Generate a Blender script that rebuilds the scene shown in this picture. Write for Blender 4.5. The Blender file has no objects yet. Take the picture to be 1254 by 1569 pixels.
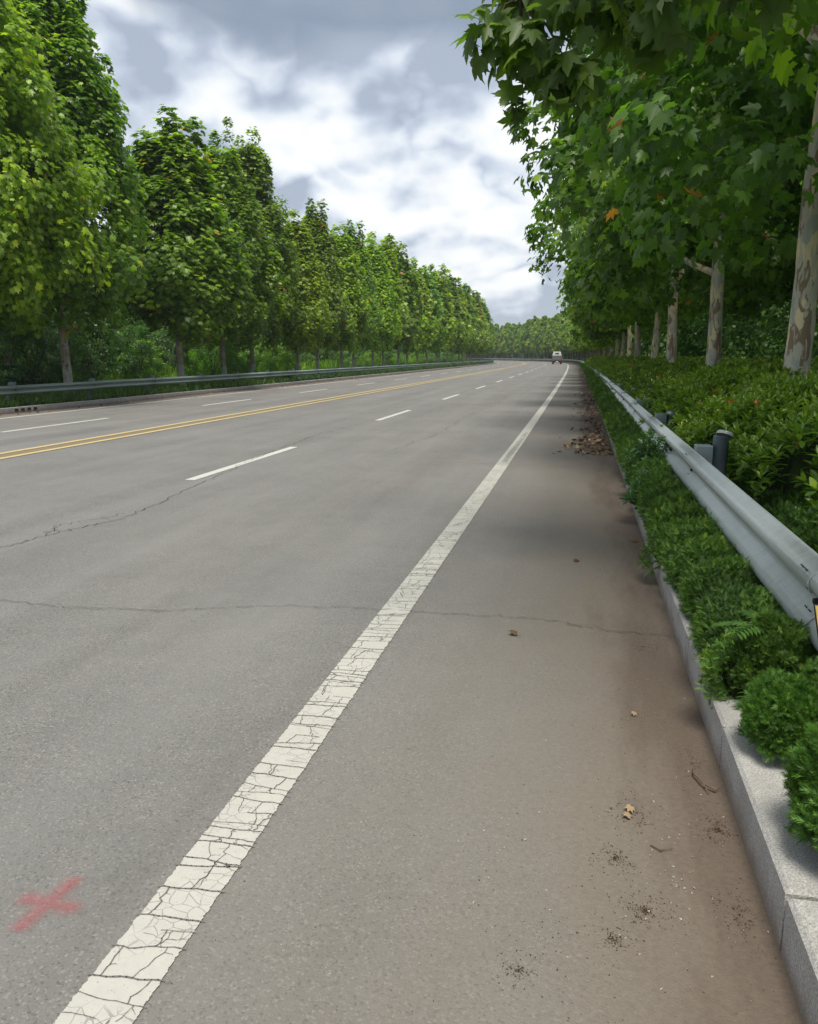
import bpy, math, random
import numpy as np
from mathutils import Vector, Matrix
PI = math.pi
C = bpy.context.scene.collection
S = bpy.context.scene
# ------------------------------------------------------------------ camera
YAW, PITCH, EYE = math.radians(12.207), math.radians(11.232), 1.615
cd = bpy.data.cameras.new('camera'); cam = bpy.data.objects.new('camera', cd); C.objects.link(cam)
cam.location = (0, 0, EYE); cam.rotation_euler = (PI/2-PITCH, 0, YAW)
cd.sensor_fit = 'VERTICAL'; cd.sensor_height = 36; cd.lens = 1206/1569*36
cd.clip_start = .05; cd.clip_end = 6000
S.camera = cam
S.cycles.max_bounces = 6; S.cycles.diffuse_bounces = 3; S.cycles.glossy_bounces = 2; S.cycles.transmission_bounces = 3; S.cycles.transparent_max_bounces = 6
# ------------------------------------------------------------------ light
SUN_EL, SUN_AZ = math.radians(65), math.radians(171)      # azimuth measured clockwise from +Y
S.view_settings.view_transform = 'Standard'; S.view_settings.look = 'None'
S.view_settings.exposure = 0.5; S.view_settings.gamma = 1
sd = bpy.data.lights.new('sun', 'SUN'); sd.energy = 3.3; sd.angle = math.radians(20); sd.color = (1, .95, .86)
so = bpy.data.objects.new('sun', sd); C.objects.link(so)
sv = Vector((math.sin(SUN_AZ)*math.cos(SUN_EL), math.cos(SUN_AZ)*math.cos(SUN_EL), math.sin(SUN_EL)))
so.rotation_euler = sv.to_track_quat('Z', 'Y').to_euler(); so.location = sv*80

class NT:
    "tiny node-tree helper"
    def __init__(s, nt): s.nt = nt
    def n(s, typ, ins=None, **kw):
        nd = s.nt.nodes.new(typ)
        for k, v in kw.items(): setattr(nd, k, v)
        for k, v in (ins or {}).items(): s.set(nd, k, v)
        return nd
    def set(s, nd, k, v):
        sock = nd.inputs[k]
        if isinstance(v, bpy.types.NodeSocket): s.nt.links.new(v, sock)
        elif isinstance(v, bpy.types.Node): s.nt.links.new(v.outputs[0], sock)
        else: sock.default_value = v
    def m(s, op, a, b=None, c=None, clamp=False):
        nd = s.n('ShaderNodeMath', operation=op, use_clamp=clamp)
        for i, v in enumerate((a, b, c)):
            if v is not None: s.set(nd, i, v)
        return nd.outputs[0]
    def noise(s, vec, scale, detail=3, rough=.55, dist=0, dims='3D'):
        nd = s.n('ShaderNodeTexNoise', noise_dimensions=dims)
        if vec is not None: s.set(nd, 'Vector', vec)
        s.set(nd, 'Scale', scale); s.set(nd, 'Detail', detail); s.set(nd, 'Roughness', rough); s.set(nd, 'Distortion', dist)
        return nd.outputs[0]
    def ramp(s, fac, stops, interp='LINEAR'):
        nd = s.n('ShaderNodeValToRGB'); r = nd.color_ramp; r.interpolation = interp
        while len(r.elements) < len(stops): r.elements.new(.5)
        for e, (p, c) in zip(r.elements, stops):
            e.position = p; e.color = (c, c, c, 1) if not isinstance(c, tuple) else (*c[:3], 1)
        s.set(nd, 0, fac); return nd.outputs[0]
    def smooth(s, v, a, b):
        nd = s.n('ShaderNodeMapRange', interpolation_type='SMOOTHSTEP')
        s.set(nd, 0, v); s.set(nd, 1, a); s.set(nd, 2, b); return nd.outputs[0]
    def mix(s, f, a, b, mode='MIX'):
        nd = s.n('ShaderNodeMix', data_type='RGBA', blend_type=mode)
        s.set(nd, 0, f)
        for i, v in ((6, a), (7, b)): s.set(nd, i, (*v, 1) if isinstance(v, tuple) and len(v) == 3 else v)
        return nd.outputs[2]
    def vec(s, v, scale=(1, 1, 1), loc=(0, 0, 0)):
        return s.n('ShaderNodeMapping', {0: v, 'Scale': scale, 'Location': loc}).outputs[0]
    def sep(s, v): return s.n('ShaderNodeSeparateXYZ', {0: v}).outputs
    def comb(s, x, y, z=0.): return s.n('ShaderNodeCombineXYZ', {0: x, 1: y, 2: z}).outputs[0]

# ------------------------------------------------------------------ sky: Nishita daylight behind broken cumulus
W = bpy.data.worlds.new('World'); S.world = W; W.use_nodes = True
W.node_tree.nodes.clear(); N = NT(W.node_tree)
sky = N.n('ShaderNodeTexSky', sky_type='NISHITA', sun_disc=False, sun_elevation=SUN_EL, sun_rotation=SUN_AZ, air_density=1.2, dust_density=2)
skyc = N.mix(1., sky.outputs[0], (.11, .11, .11), 'MULTIPLY')
d = N.n('ShaderNodeTexCoord').outputs['Generated']
x, y, z = N.sep(d)
den = N.m('ADD', N.m('MAXIMUM', z, 0.), .62)
p = N.comb(N.m('DIVIDE', x, den), N.m('DIVIDE', y, den), N.m('DIVIDE', N.m('MULTIPLY', z, .8), den))
def puffs(loc, sc, det, r=.5, dist=0.): return N.noise(N.vec(p, loc=loc), sc, det, r, dist)
def billow(v): return N.m('MULTIPLY', N.m('ABSOLUTE', N.m('SUBTRACT', v, .5)), 2.)
big = puffs((2.2, 0, 5.3), 2.6, 2)
# heaps of cloud: rounded lumps with creases between them, lit from above
L1, L1u = billow(puffs((1, 0, 3.3), 2.7, 3, .45)), billow(puffs((1.02, .03, 3.235), 2.7, 3, .45))
L2, L2u = billow(puffs((4, 2, 1.), 6.2, 3, .45)), billow(puffs((4.01, 2.015, .97), 6.2, 3, .45))
F1 = puffs((7, 5, 2), 13., 5, .62)
rel = N.m('ADD', N.m('MULTIPLY', N.m('SUBTRACT', L1, L1u), 2.0), N.m('MULTIPLY', N.m('SUBTRACT', L2, L2u), 1.7))
lum = N.m('ADD', N.m('MULTIPLY', L1, .34), N.m('MULTIPLY', L2, .30))
lum = N.m('ADD', lum, N.m('MULTIPLY', N.m('SUBTRACT', F1, .5), .75))
lum = N.m('ADD', lum, N.m('ADD', rel, N.m('MULTIPLY', N.m('SUBTRACT', big, .5), 1.25)))
lum = N.m('ADD', lum, N.m('ADD', .37, N.m('MULTIPLY', N.smooth(z, .06, .26), .12)))
cloud = N.ramp(lum, [(.16, (.33, .38, .46)), (.36, (.43, .48, .57)), (.55, (.56, .61, .68)), (.74, (.69, .72, .75)), (1., (.80, .81, .82))])
# darker cloud base high over the road
band = N.m('ADD', z, N.m('MULTIPLY', N.m('SUBTRACT', L1, .3), .05))
band = N.m('ADD', band, N.m('ADD', N.m('MULTIPLY', N.m('SUBTRACT', L2, .3), .02), N.m('MULTIPLY', N.m('SUBTRACT', big, .5), -.10)))
band = N.m('SUBTRACT', band, N.m('MULTIPLY', N.m('MAXIMUM', N.m('MULTIPLY', N.m('ADD', x, .46), -1.), 0.), .5))
dk = N.m('MULTIPLY', N.smooth(band, .318, .352), N.m('SUBTRACT', 1., N.smooth(z, .50, .66)))
cloud = N.mix(N.m('MULTIPLY', dk, .93), cloud, N.mix(big, (.155, .20, .27), (.29, .34, .42)))
cloud = N.mix(N.m('MULTIPLY', N.m('SUBTRACT', 1., N.smooth(z, .0, .12)), .3), cloud, (.50, .55, .62))
final = N.mix(.06, cloud, skyc)
bg = N.n('ShaderNodeBackground', {'Color': final, 'Strength': .96})
N.n('ShaderNodeOutputWorld', {0: bg.outputs[0]})

# ------------------------------------------------------------------ material helpers
MATS = {}
def newmat(name):
    m = bpy.data.materials.new(name); m.use_nodes = True; m.node_tree.nodes.clear(); return m, NT(m.node_tree)
def out(N, sh): N.n('ShaderNodeOutputMaterial', {0: sh})
def pbr(name, col, rough=.6, metal=0., spec=.5, noise=None, bump=None, coord='Object', **kw):
    m, N = newmat(name)
    tc = N.n('ShaderNodeTexCoord').outputs[coord]
    c = (*col, 1)
    if noise:
        sc, lo, hi = noise
        f = N.noise(tc, sc, 5, .6)
        c = N.mix(f, tuple(v*lo for v in col), tuple(v*hi for v in col))
    b = N.n('ShaderNodeBsdfPrincipled', {'Base Color': c, 'Roughness': rough, 'Metallic': metal, 'Specular IOR Level': spec})
    if bump:
        N.set(b, 'Normal', N.n('ShaderNodeBump', {'Height': N.noise(tc, bump[0], 4), 'Strength': bump[1], 'Distance': bump[2]}).outputs[0])
    for k, v in kw.items(): N.set(b, k, v)
    out(N, b.outputs[0]); return m
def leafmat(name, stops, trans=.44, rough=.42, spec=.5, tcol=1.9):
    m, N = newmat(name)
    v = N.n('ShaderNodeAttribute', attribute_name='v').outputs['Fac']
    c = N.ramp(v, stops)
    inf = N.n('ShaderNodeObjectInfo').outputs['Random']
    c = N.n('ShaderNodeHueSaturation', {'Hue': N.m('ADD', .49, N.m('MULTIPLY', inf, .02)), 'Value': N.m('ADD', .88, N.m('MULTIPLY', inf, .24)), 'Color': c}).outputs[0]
    b = N.n('ShaderNodeBsdfPrincipled', {'Base Color': c, 'Roughness': rough, 'Specular IOR Level': spec})
    tc = N.mix(1., c, (tcol*1.05, tcol*1.15, tcol*.5), 'MULTIPLY')
    t = N.n('ShaderNodeBsdfTranslucent', {'Color': tc})
    out(N, N.n('ShaderNodeMixShader', {0: trans, 1: b.outputs[0], 2: t.outputs[0]}).outputs[0]); return m

M = {}
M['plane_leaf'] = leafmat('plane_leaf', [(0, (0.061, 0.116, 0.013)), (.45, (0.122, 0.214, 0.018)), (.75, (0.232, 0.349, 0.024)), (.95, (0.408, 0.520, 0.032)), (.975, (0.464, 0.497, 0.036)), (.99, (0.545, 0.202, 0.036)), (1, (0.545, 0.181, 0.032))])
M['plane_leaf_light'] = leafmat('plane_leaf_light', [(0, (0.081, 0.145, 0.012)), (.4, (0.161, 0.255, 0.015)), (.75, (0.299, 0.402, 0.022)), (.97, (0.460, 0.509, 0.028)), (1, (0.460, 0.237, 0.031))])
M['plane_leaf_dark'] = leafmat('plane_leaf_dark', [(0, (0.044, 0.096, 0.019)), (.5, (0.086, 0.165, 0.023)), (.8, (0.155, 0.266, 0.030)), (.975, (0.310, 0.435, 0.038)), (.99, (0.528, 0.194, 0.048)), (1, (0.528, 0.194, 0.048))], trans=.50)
M['wood_leaf'] = leafmat('wood_leaf', [(0, (0.030, 0.076, 0.018)), (.5, (0.062, 0.136, 0.028)), (.85, (0.116, 0.220, 0.041)), (1, (0.232, 0.321, 0.076))])
M['silver_leaf'] = leafmat('silver_leaf', [(0, (0.063, 0.137, 0.053)), (.5, (0.129, 0.233, 0.080)), (.85, (0.238, 0.350, 0.143)), (1, (0.475, 0.543, 0.305))])
M['lime_leaf'] = leafmat('lime_leaf', [(0, (0.065, 0.142, 0.015)), (.5, (0.147, 0.267, 0.024)), (.85, (0.262, 0.425, 0.033)), (1, (0.392, 0.519, 0.055))], trans=.45)
M['photinia_leaf'] = leafmat('photinia_leaf', [(0, (0.056, 0.122, 0.018)), (.4, (0.126, 0.245, 0.025)), (.7, (0.239, 0.378, 0.032)), (.93, (0.428, 0.533, 0.038)), (.965, (0.453, 0.554, 0.044)), (1, (0.654, 0.200, 0.063))], rough=.3, spec=.6, trans=.28)
M['juniper'] = leafmat('juniper_leaf', [(0, (0.024, 0.058, 0.009)), (.5, (0.060, 0.133, 0.013)), (.85, (0.119, 0.233, 0.021)), (1, (0.239, 0.316, 0.034))], rough=.6, trans=.25)
M['hedge_left'] = leafmat('box_leaf', [(0, (0.021, 0.053, 0.018)), (.6, (0.042, 0.098, 0.028)), (1, (0.098, 0.182, 0.042))], rough=.6, trans=.25)
M['weed'] = leafmat('weed_leaf', [(0, (0.033, 0.072, 0.015)), (.5, (0.066, 0.132, 0.022)), (1, (0.165, 0.231, 0.055))], trans=.35)
M['broad_leaf'] = leafmat('broad_leaf', [(0, (0.028, 0.077, 0.031)), (.5, (0.056, 0.133, 0.042)), (1, (0.119, 0.224, 0.070))], rough=.32, trans=.28)
M['frond'] = leafmat('frond_leaf', [(0, (0.044, 0.110, 0.022)), (1, (0.099, 0.220, 0.039))], rough=.5, trans=.4)
M['dry_leaf'] = leafmat('dry_leaf', [(0, (0.090, 0.045, 0.020)), (.5, (0.200, 0.120, 0.060)), (.85, (0.360, 0.250, 0.150)), (1, (0.500, 0.420, 0.300))], rough=.8, trans=.1, tcol=1.)
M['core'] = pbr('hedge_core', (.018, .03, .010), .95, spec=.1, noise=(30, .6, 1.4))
M['twig'] = pbr('twig_bark', (.10, .075, .05), .9, noise=(40, .6, 1.4))
M['soil'] = pbr('soil_crumb', (.055, .038, .024), .95, spec=.1, noise=(60, .5, 1.6))
M['pebble'] = pbr('pebble', (.36, .33, .29), .8, noise=(30, .6, 1.2))

def bark(name, dark, mid, light, scale=1., lime=1.22, ls=.85):
    m, N = newmat(name)
    tc = N.n('ShaderNodeTexCoord').outputs['Object']
    v = N.vec(tc, (2.6*scale, 2.6*scale, .9*scale))
    a = N.noise(v, 1.7, 4, .55, .6); b_ = N.noise(N.vec(v, loc=(5, 3, 1)), 2.6, 5, .6, .9)
    fine = N.noise(N.vec(tc, (9, 9, 2)), 5, 5, .65)
    c = N.mix(N.ramp(a, [(.46, 0.), (.51, 1.)]), light, mid)
    c = N.mix(N.ramp(b_, [(.55, 0.), (.585, 1.)]), c, dark)
    c = N.mix(N.ramp(N.noise(N.vec(v, loc=(1, 8, 4)), 3.1, 3, .5, .5), [(.60, 0.), (.615, 1.)]), c, (.40, .43, .41))
    c = N.mix(N.m('MULTIPLY', fine, .35), c, tuple(q*.55 for q in mid))
    z = N.sep(tc)[2]
    edge = N.m('ADD', z, N.m('MULTIPLY', N.m('SUBTRACT', N.noise(N.vec(tc, (6, 6, 1.5)), 3, 4, .65), .5), .5))
    lm = N.m('MULTIPLY', N.m('LESS_THAN', edge, lime), N.ramp(N.noise(N.vec(tc, (8, 8, 4)), 3.5, 5, .7), [(.36, 0.), (.42, 1.)]))
    c = N.mix(N.m('MULTIPLY', lm, ls), c, (.55, .56, .55))
    bs = N.n('ShaderNodeBsdfPrincipled', {'Base Color': c, 'Roughness': .85, 'Specular IOR Level': .25})
    N.set(bs, 'Normal', N.n('ShaderNodeBump', {'Height': N.m('ADD', N.m('MULTIPLY', fine, .6), b_), 'Strength': .6, 'Distance': .02}).outputs[0])
    out(N, bs.outputs[0]); return m
M['bark'] = bark('plane_bark', (.24, .165, .11), (.52, .50, .42), (.80, .68, .42))
M['bark_grey'] = bark('grey_bark', (.16, .12, .09), (.32, .28, .22), (.46, .41, .32), 1.6, 1.1, .35)
M['bark_dark'] = pbr('dark_bark', (.06, .045, .032), .95, noise=(8, .5, 1.5), bump=(20, .5, .02))

def asphalt():
    m, N = newmat('asphalt')
    uv = N.n('ShaderNodeUVMap', uv_map='UVMap').outputs[0]
    u, v, _ = N.sep(uv)
    fine = N.noise(uv, 120, 3, .7)
    grit = N.n('ShaderNodeTexVoronoi', {'Vector': uv, 'Scale': 135.}, feature='F1')
    gc = N.sep(grit.outputs['Color'])[0]
    big = N.noise(uv, .55, 4, .6); med = N.noise(uv, 4., 5, .6)
    c = N.mix(fine, (.100, .097, .090), (.205, .198, .184))
    c = N.mix(N.ramp(gc, [(.84, 0.), (.97, .55)]), c, (.31, .30, .275))
    c = N.mix(N.ramp(gc, [(.0, .8), (.20, 0.)]), c, (.05, .05, .048))
    c = N.mix(N.ramp(med, [(.35, .22), (.62, 0.)]), c, (.085, .085, .085))
    c = N.mix(N.ramp(big, [(.38, 0.), (.66, .35)]), c, (.22, .212, .198))
    c = N.mix(N.ramp(N.noise(N.vec(uv, (.9, .16, 1), (3, 1, 0)), 1.3, 5, .65), [(.50, 0.), (.68, .45)]), c, (.115, .112, .105))
    c = N.mix(N.ramp(N.noise(N.vec(uv, (1, 1, 1), (7, 1, 0)), 9., 5, .75), [(.60, 0.), (.70, .5)]), c, (.10, .095, .085))
    # far road is polished paler along the wheel tracks
    c = N.mix(N.ramp(N.noise(N.vec(uv, (1.3, .05, 1)), 1., 3), [(.4, 0.), (.65, .30)]), c, (.23, .225, .215))
    # brown dust on the right-hand shoulder, thicker towards the kerb, and along the left gutter
    wob = N.m('MULTIPLY', N.m('SUBTRACT', N.noise(N.vec(uv, (1, .35, 1)), .9, 4, .6), .5), 1.5)
    sh = N.smooth(N.m('ADD', u, wob), -1.5, .5)
    grain = N.noise(uv, 45, 4, .7)
    dust = N.mix(grain, (.120, .101, .080), (.215, .187, .152))
    c = N.mix(N.m('MULTIPLY', N.m('MULTIPLY', sh, N.ramp(N.noise(N.vec(uv, (1, .6, 1)), 2.4, 6, .7), [(.3, .65), (.6, 1.)])), .92), c, dust)
    c = N.mix(N.m('MULTIPLY', N.smooth(N.m('ADD', u, N.m('MULTIPLY', wob, .45)), -.15, .6), .6), c, N.mix(grain, (.088, .064, .047), (.18, .136, .10)))
    lf = N.smooth(N.m('SUBTRACT', N.m('MULTIPLY', u, -1.), N.m('MULTIPLY', wob, .35)), 14.9, 15.7)
    c = N.mix(N.m('MULTIPLY', lf, .8), c, (.15, .105, .075))
    # damp dark soil stains close to the right kerb
    st = N.m('ADD', N.m('MULTIPLY', N.smooth(u, -.45, .6), .50), N.m('MULTIPLY', N.noise(N.vec(uv, (1.2, .22, 1)), 1.3, 5, .62), .95))
    st = N.m('MULTIPLY', N.smooth(st, .80, .98), N.smooth(v, -40., 3.))
    c = N.mix(N.m('MULTIPLY', st, .62), c, N.mix(grain, (.045, .033, .026), (.12, .085, .06)))
    fan = N.m('ADD', N.smooth(u, -.8, .45), N.m('MULTIPLY', N.m('SUBTRACT', N.noise(N.vec(uv, (1, .5, 1)), 1.2, 5, .65), .5), 1.5))
    seg = N.m('MULTIPLY', N.smooth(v, 12.6, 15.), N.m('SUBTRACT', 1., N.smooth(v, 70., 95.)))
    c = N.mix(N.m('MULTIPLY', N.m('MULTIPLY', N.smooth(fan, .62, .95), seg), .82), c, N.mix(grain, (.03, .023, .02), (.085, .06, .045)))
    b = N.n('ShaderNodeBsdfPrincipled', {'Base Color': c, 'Roughness': .88, 'Specular IOR Level': .3})
    h = N.m('ADD', N.m('MULTIPLY', grit.outputs[0], -.5), fine)
    N.set(b, 'Normal', N.n('ShaderNodeBump', {'Height': h, 'Strength': .5, 'Distance': .004}).outputs[0])
    out(N, b.outputs[0]); return m
M['asphalt'] = asphalt()

def paint(name, col, crack=True, wear=0., scl=1., fade=.0):
    m, N = newmat(name)
    uv = N.n('ShaderNodeUVMap', uv_map='UVMap').outputs[0]
    wn = N.n('ShaderNodeTexNoise', {'Vector': uv, 'Scale': 9., 'Detail': 3.}).outputs['Color']
    wv = N.n('ShaderNodeVectorMath', {0: N.n('ShaderNodeVectorMath', {0: wn, 1: (.5, .5, .5)}, operation='SUBTRACT').outputs[0], 'Scale': .05}, operation='SCALE').outputs[0]
    puv = N.n('ShaderNodeVectorMath', {0: uv, 1: wv}, operation='ADD').outputs[0]
    grime = N.noise(uv, 30, 5, .7); big = N.noise(uv, 2.2, 4, .6)
    c = N.mix(grime, tuple(q*.82 for q in col), tuple(q*1.1 for q in col))
    c = N.mix(N.ramp(big, [(.4, 0.), (.7, .35)]), c, tuple(q*.72 for q in col))
    specks = N.ramp(N.noise(uv, 95, 2, .6), [(.66, 0.), (.72, .7)])
    c = N.mix(specks, c, (.16, .155, .145))
    mask = None
    if crack:
        def vo(scale, sx, sy, w, loc=(0, 0, 0)):
            dd = N.n('ShaderNodeTexVoronoi', {'Vector': N.vec(puv, (sx, sy, 1), loc), 'Scale': scale, 'Randomness': .9}, feature='DISTANCE_TO_EDGE').outputs[0]
            return N.m('SUBTRACT', 1., N.smooth(dd, w*.4, w))
        a = N.m('MULTIPLY', vo(1., 9., 7., .0001), N.ramp(N.noise(uv, 2.3, 2), [(.30, 0.), (.36, 1.)]))
        b2 = N.m('MULTIPLY', vo(1., 17., 19., .022, (3, 7, 0)), N.ramp(N.noise(uv, 3.5, 2), [(.43, 0.), (.53, .75)]))
        # transverse splits right across the line
        pu, pv, _ = N.sep(puv)
        ph = N.m('ADD', N.m('MULTIPLY', pv, 8.5), N.m('ADD', N.m('MULTIPLY', N.noise(N.vec(uv, (0, 2.1, 0)), 1., 2), 5.), N.m('MULTIPLY', N.noise(uv, 6., 4, .65), .55)))
        saw = N.m('ABSOLUTE', N.m('SUBTRACT', N.m('FRACT', ph), .5))
        t = N.m('LESS_THAN', saw, N.m('MULTIPLY', N.ramp(N.noise(uv, 5., 3), [(.35, .2), (.65, 1.)]), .036))
        mask = N.m('MULTIPLY', b2, .8)
    b = N.n('ShaderNodeBsdfPrincipled', {'Base Color': c, 'Roughness': .72, 'Specular IOR Level': .35})
    if mask is not None:
        N.set(b, 'Base Color', N.mix(N.m('MULTIPLY', mask, .78), c, (.12, .115, .105)))
        N.set(b, 'Normal', N.n('ShaderNodeBump', {'Height': N.m('SUBTRACT', N.m('MULTIPLY', grime, .25), mask), 'Strength': .6, 'Distance': .004}).outputs[0])
    sh = b.outputs[0]
    # ragged, chipped edges and worn-off places: holes through the paint sheet
    u = N.sep(N.n('ShaderNodeUVMap', uv_map='Edge').outputs[0])[0]
    e = N.m('ABSOLUTE', N.m('SUBTRACT', u, .5))
    rag = N.m('ADD', e, N.m('MULTIPLY', N.m('SUBTRACT', N.noise(uv, 24, 5, .75), .5), .16))
    hole = N.m('GREATER_THAN', rag, .475)
    if wear:
        w = N.ramp(N.m('ADD', N.m('MULTIPLY', N.noise(uv, .5, 2), .6), N.m('MULTIPLY', N.noise(uv, 7, 5, .75), .4)), [(wear, 0.), (wear+.06, 1.)])
        hole = N.m('MAXIMUM', hole, N.m('MULTIPLY', w, .85))
    if fade: hole = N.m('MAXIMUM', hole, fade)
    tr = N.n('ShaderNodeBsdfTransparent')
    out(N, N.n('ShaderNodeMixShader', {0: hole, 1: sh, 2: tr.outputs[0]}).outputs[0]); return m
M['paint'] = paint('cracked_road_paint', (.45, .44, .395))
M['paint_plain'] = paint('road_paint', (.50, .50, .455), crack=False)
M['paint_worn'] = paint('worn_road_paint', (.50, .49, .44), crack=False, wear=.56)
M['paint_yellow'] = paint('yellow_road_paint', (.50, .40, .20), crack=False, wear=.66)
M['yellow_ghost'] = paint('faded_yellow_paint', (.32, .25, .14), crack=False, fade=.45)
M['crack'] = pbr('road_crack', (.062, .058, .053), .95, spec=.1)
M['granite'] = pbr('granite', (.47, .455, .43), .8, noise=(90, .62, 1.25), bump=(70, .5, .01))
def kerbmat():
    m, N = newmat('kerb_granite'); tc = N.n('ShaderNodeTexCoord').outputs['Object']
    z = N.sep(tc)[2]
    sp = N.ramp(N.noise(tc, 150, 3, .8), [(.35, 0.), (.62, 1.)]); md = N.noise(tc, 7, 5, .65)
    c = N.mix(sp, (.22, .215, .20), (.50, .49, .465))
    c = N.mix(N.ramp(md, [(.35, .35), (.6, 0.)]), c, (.22, .2, .175))
    low = N.m('ADD', z, N.m('MULTIPLY', N.m('SUBTRACT', md, .5), .12))
    c = N.mix(N.m('MULTIPLY', N.m('SUBTRACT', 1., N.smooth(low, .0, .10)), .7), c, (.17, .13, .10))
    b = N.n('ShaderNodeBsdfPrincipled', {'Base Color': c, 'Roughness': .85, 'Specular IOR Level': .3})
    N.set(b, 'Normal', N.n('ShaderNodeBump', {'Height': N.m('ADD', sp, N.m('MULTIPLY', md, 2.)), 'Strength': .45, 'Distance': .006}).outputs[0])
    out(N, b.outputs[0]); return m
M['kerb'] = kerbmat()
def galv(name, col, rough, metal):
    m, N = newmat(name); tc = N.n('ShaderNodeTexCoord').outputs['Object']
    a = N.noise(N.vec(tc, (1, .6, 3)), 3, 5, .65); s_ = N.noise(N.vec(tc, (20, 1.2, 30)), 3, 4, .6)
    c = N.mix(a, tuple(q*.8 for q in col), tuple(q*1.12 for q in col))
    c = N.mix(N.ramp(s_, [(.55, 0.), (.75, .35)]), c, tuple(q*.6 for q in col))
    c = N.mix(N.ramp(N.noise(tc, 14, 5, .7), [(.60, 0.), (.74, .5)]), c, (.24, .21, .17))
    c = N.mix(N.ramp(N.noise(N.vec(tc, (2, 9, 1.2)), 3.2, 5, .7), [(.50, 0.), (.72, .42)]), c, (.27, .26, .235))
    c = N.mix(N.ramp(N.noise(N.vec(tc, (1, 1, 1), (4, 4, 4)), 38, 3, .8), [(.68, 0.), (.73, .8)]), c, (.16, .10, .06))
    b = N.n('ShaderNodeBsdfPrincipled', {'Base Color': c, 'Roughness': N.m('ADD', rough, N.m('MULTIPLY', N.m('SUBTRACT', a, .5), .25)), 'Metallic': metal, 'Specular IOR Level': .5})
    N.set(b, 'Normal', N.n('ShaderNodeBump', {'Height': a, 'Strength': .12, 'Distance': .01}).outputs[0])
    out(N, b.outputs[0]); return m
M['rail'] = galv('galvanised_rail', (.50, .55, .54), .42, .25)
M['rail_left'] = galv('green_grey_rail', (.24, .31, .285), .55, .15)
M['post'] = galv('blue_grey_post', (.25, .32, .36), .5, .2)
M['post_left'] = galv('green_grey_post', (.12, .18, .19), .6, .1)
M['bolt'] = pbr('bolt_slot', (.03, .03, .032), .6, .3)
M['cap'] = pbr('post_cap', (.42, .44, .43), .5, .3, noise=(20, .7, 1.2))
M['amber'] = pbr('amber_reflector', (.62, .45, .13), .28, noise=(18, .7, 1.15))
M['blackpl'] = pbr('black_plastic', (.02, .02, .022), .45)
M['soilground'] = pbr('verge_soil', (.055, .060, .028), .95, spec=.15, noise=(3, .5, 1.5), bump=(15, .6, .05))
M['field'] = pbr('field_ground', (.05, .075, .025), .95, spec=.1, noise=(.6, .6, 1.4))

# ------------------------------------------------------------------ objects
def tag(o, label=None, cat=None, group=None, kind=None):
    if label: o['label'] = label
    if cat: o['category'] = cat
    if group: o['group'] = group
    if kind: o['kind'] = kind
    return o
def empty(name, loc, rz=0, sc=1):
    o = bpy.data.objects.new(name, None); C.objects.link(o)
    o.location = loc; o.rotation_euler = (0, 0, rz); o.scale = (sc, sc, sc) if not isinstance(sc, tuple) else sc
    o.empty_display_size = .2; return o
class MB:
    def __init__(s): s.v = []; s.f = []; s.uv = []; s.n = 0
    def add(s, vs, fs):
        s.f += [tuple(i+s.n for i in f) for f in fs]; s.v += [tuple(q) for q in vs]; s.n += len(vs); return s
    def box(s, c, size, R=None, bev=0.):
        hx, hy, hz = (q/2 for q in size); b = min(bev, hx*.9, hy*.9, hz*.9)
        if b > 0:
            vs = []
            for z_, i in ((-hz, b), (-hz+b, 0), (hz-b, 0), (hz, b)):
                for sx, sy in ((-1, -1), (1, -1), (1, 1), (-1, 1)):
                    vs.append((sx*(hx-i), sy*(hy-i), z_))
            fs = [(3, 2, 1, 0), (12, 13, 14, 15)]
            for k in range(3):
                for j in range(4): fs.append((k*4+j, k*4+(j+1) % 4, k*4+4+(j+1) % 4, k*4+4+j))
        else:
            vs = [(sx*hx, sy*hy, sz*hz) for sz in (-1, 1) for sx, sy in ((-1, -1), (1, -1), (1, 1), (-1, 1))]
            fs = [(3, 2, 1, 0), (4, 5, 6, 7), (0, 1, 5, 4), (1, 2, 6, 5), (2, 3, 7, 6), (3, 0, 4, 7)]
        c = Vector(c)
        return s.add([(R @ Vector(q) if R else Vector(q))+c for q in vs], fs)
    def tube(s, pts, radii, n=8, cap=True, wob=0., rnd=random):
        pts = [Vector(p) for p in pts]; rings = []
        for i, p in enumerate(pts):
            t = (pts[min(i+1, len(pts)-1)]-pts[max(i-1, 0)]).normalized()
            a = Vector((1, 0, 0)) if abs(t.x) < .9 else Vector((0, 1, 0))
            e1 = t.cross(a).normalized(); e2 = t.cross(e1)
            rings.append([p+(e1*math.cos(2*PI*j/n)+e2*math.sin(2*PI*j/n))*radii[i]*(1+wob*(rnd.random()-.5)) for j in range(n)])
        vs = [q for r in rings for q in r]; fs = []
        for i in range(len(pts)-1):
            for j in range(n): fs.append((i*n+j, i*n+(j+1) % n, (i+1)*n+(j+1) % n, (i+1)*n+j))
        if cap: fs += [tuple(range(n)), tuple(reversed(range((len(pts)-1)*n, len(pts)*n)))]
        return s.add(vs, fs)
    def build(s, name, mat, parent=None, smooth=False, loc=None):
        me = bpy.data.meshes.new(name); me.from_pydata(s.v, [], s.f); me.update()
        me.materials.append(mat)
        if smooth: me.polygons.foreach_set('use_smooth', [True]*len(me.polygons))
        o = bpy.data.objects.new(name, me); C.objects.link(o)
        if parent: o.parent = parent
        if loc: o.location = loc
        return o
def copy_tree(o, parent=None):
    c = o.copy(); C.objects.link(c)
    if parent: c.parent = parent
    for ch in list(o.children): copy_tree(ch, c)
    return c

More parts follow.
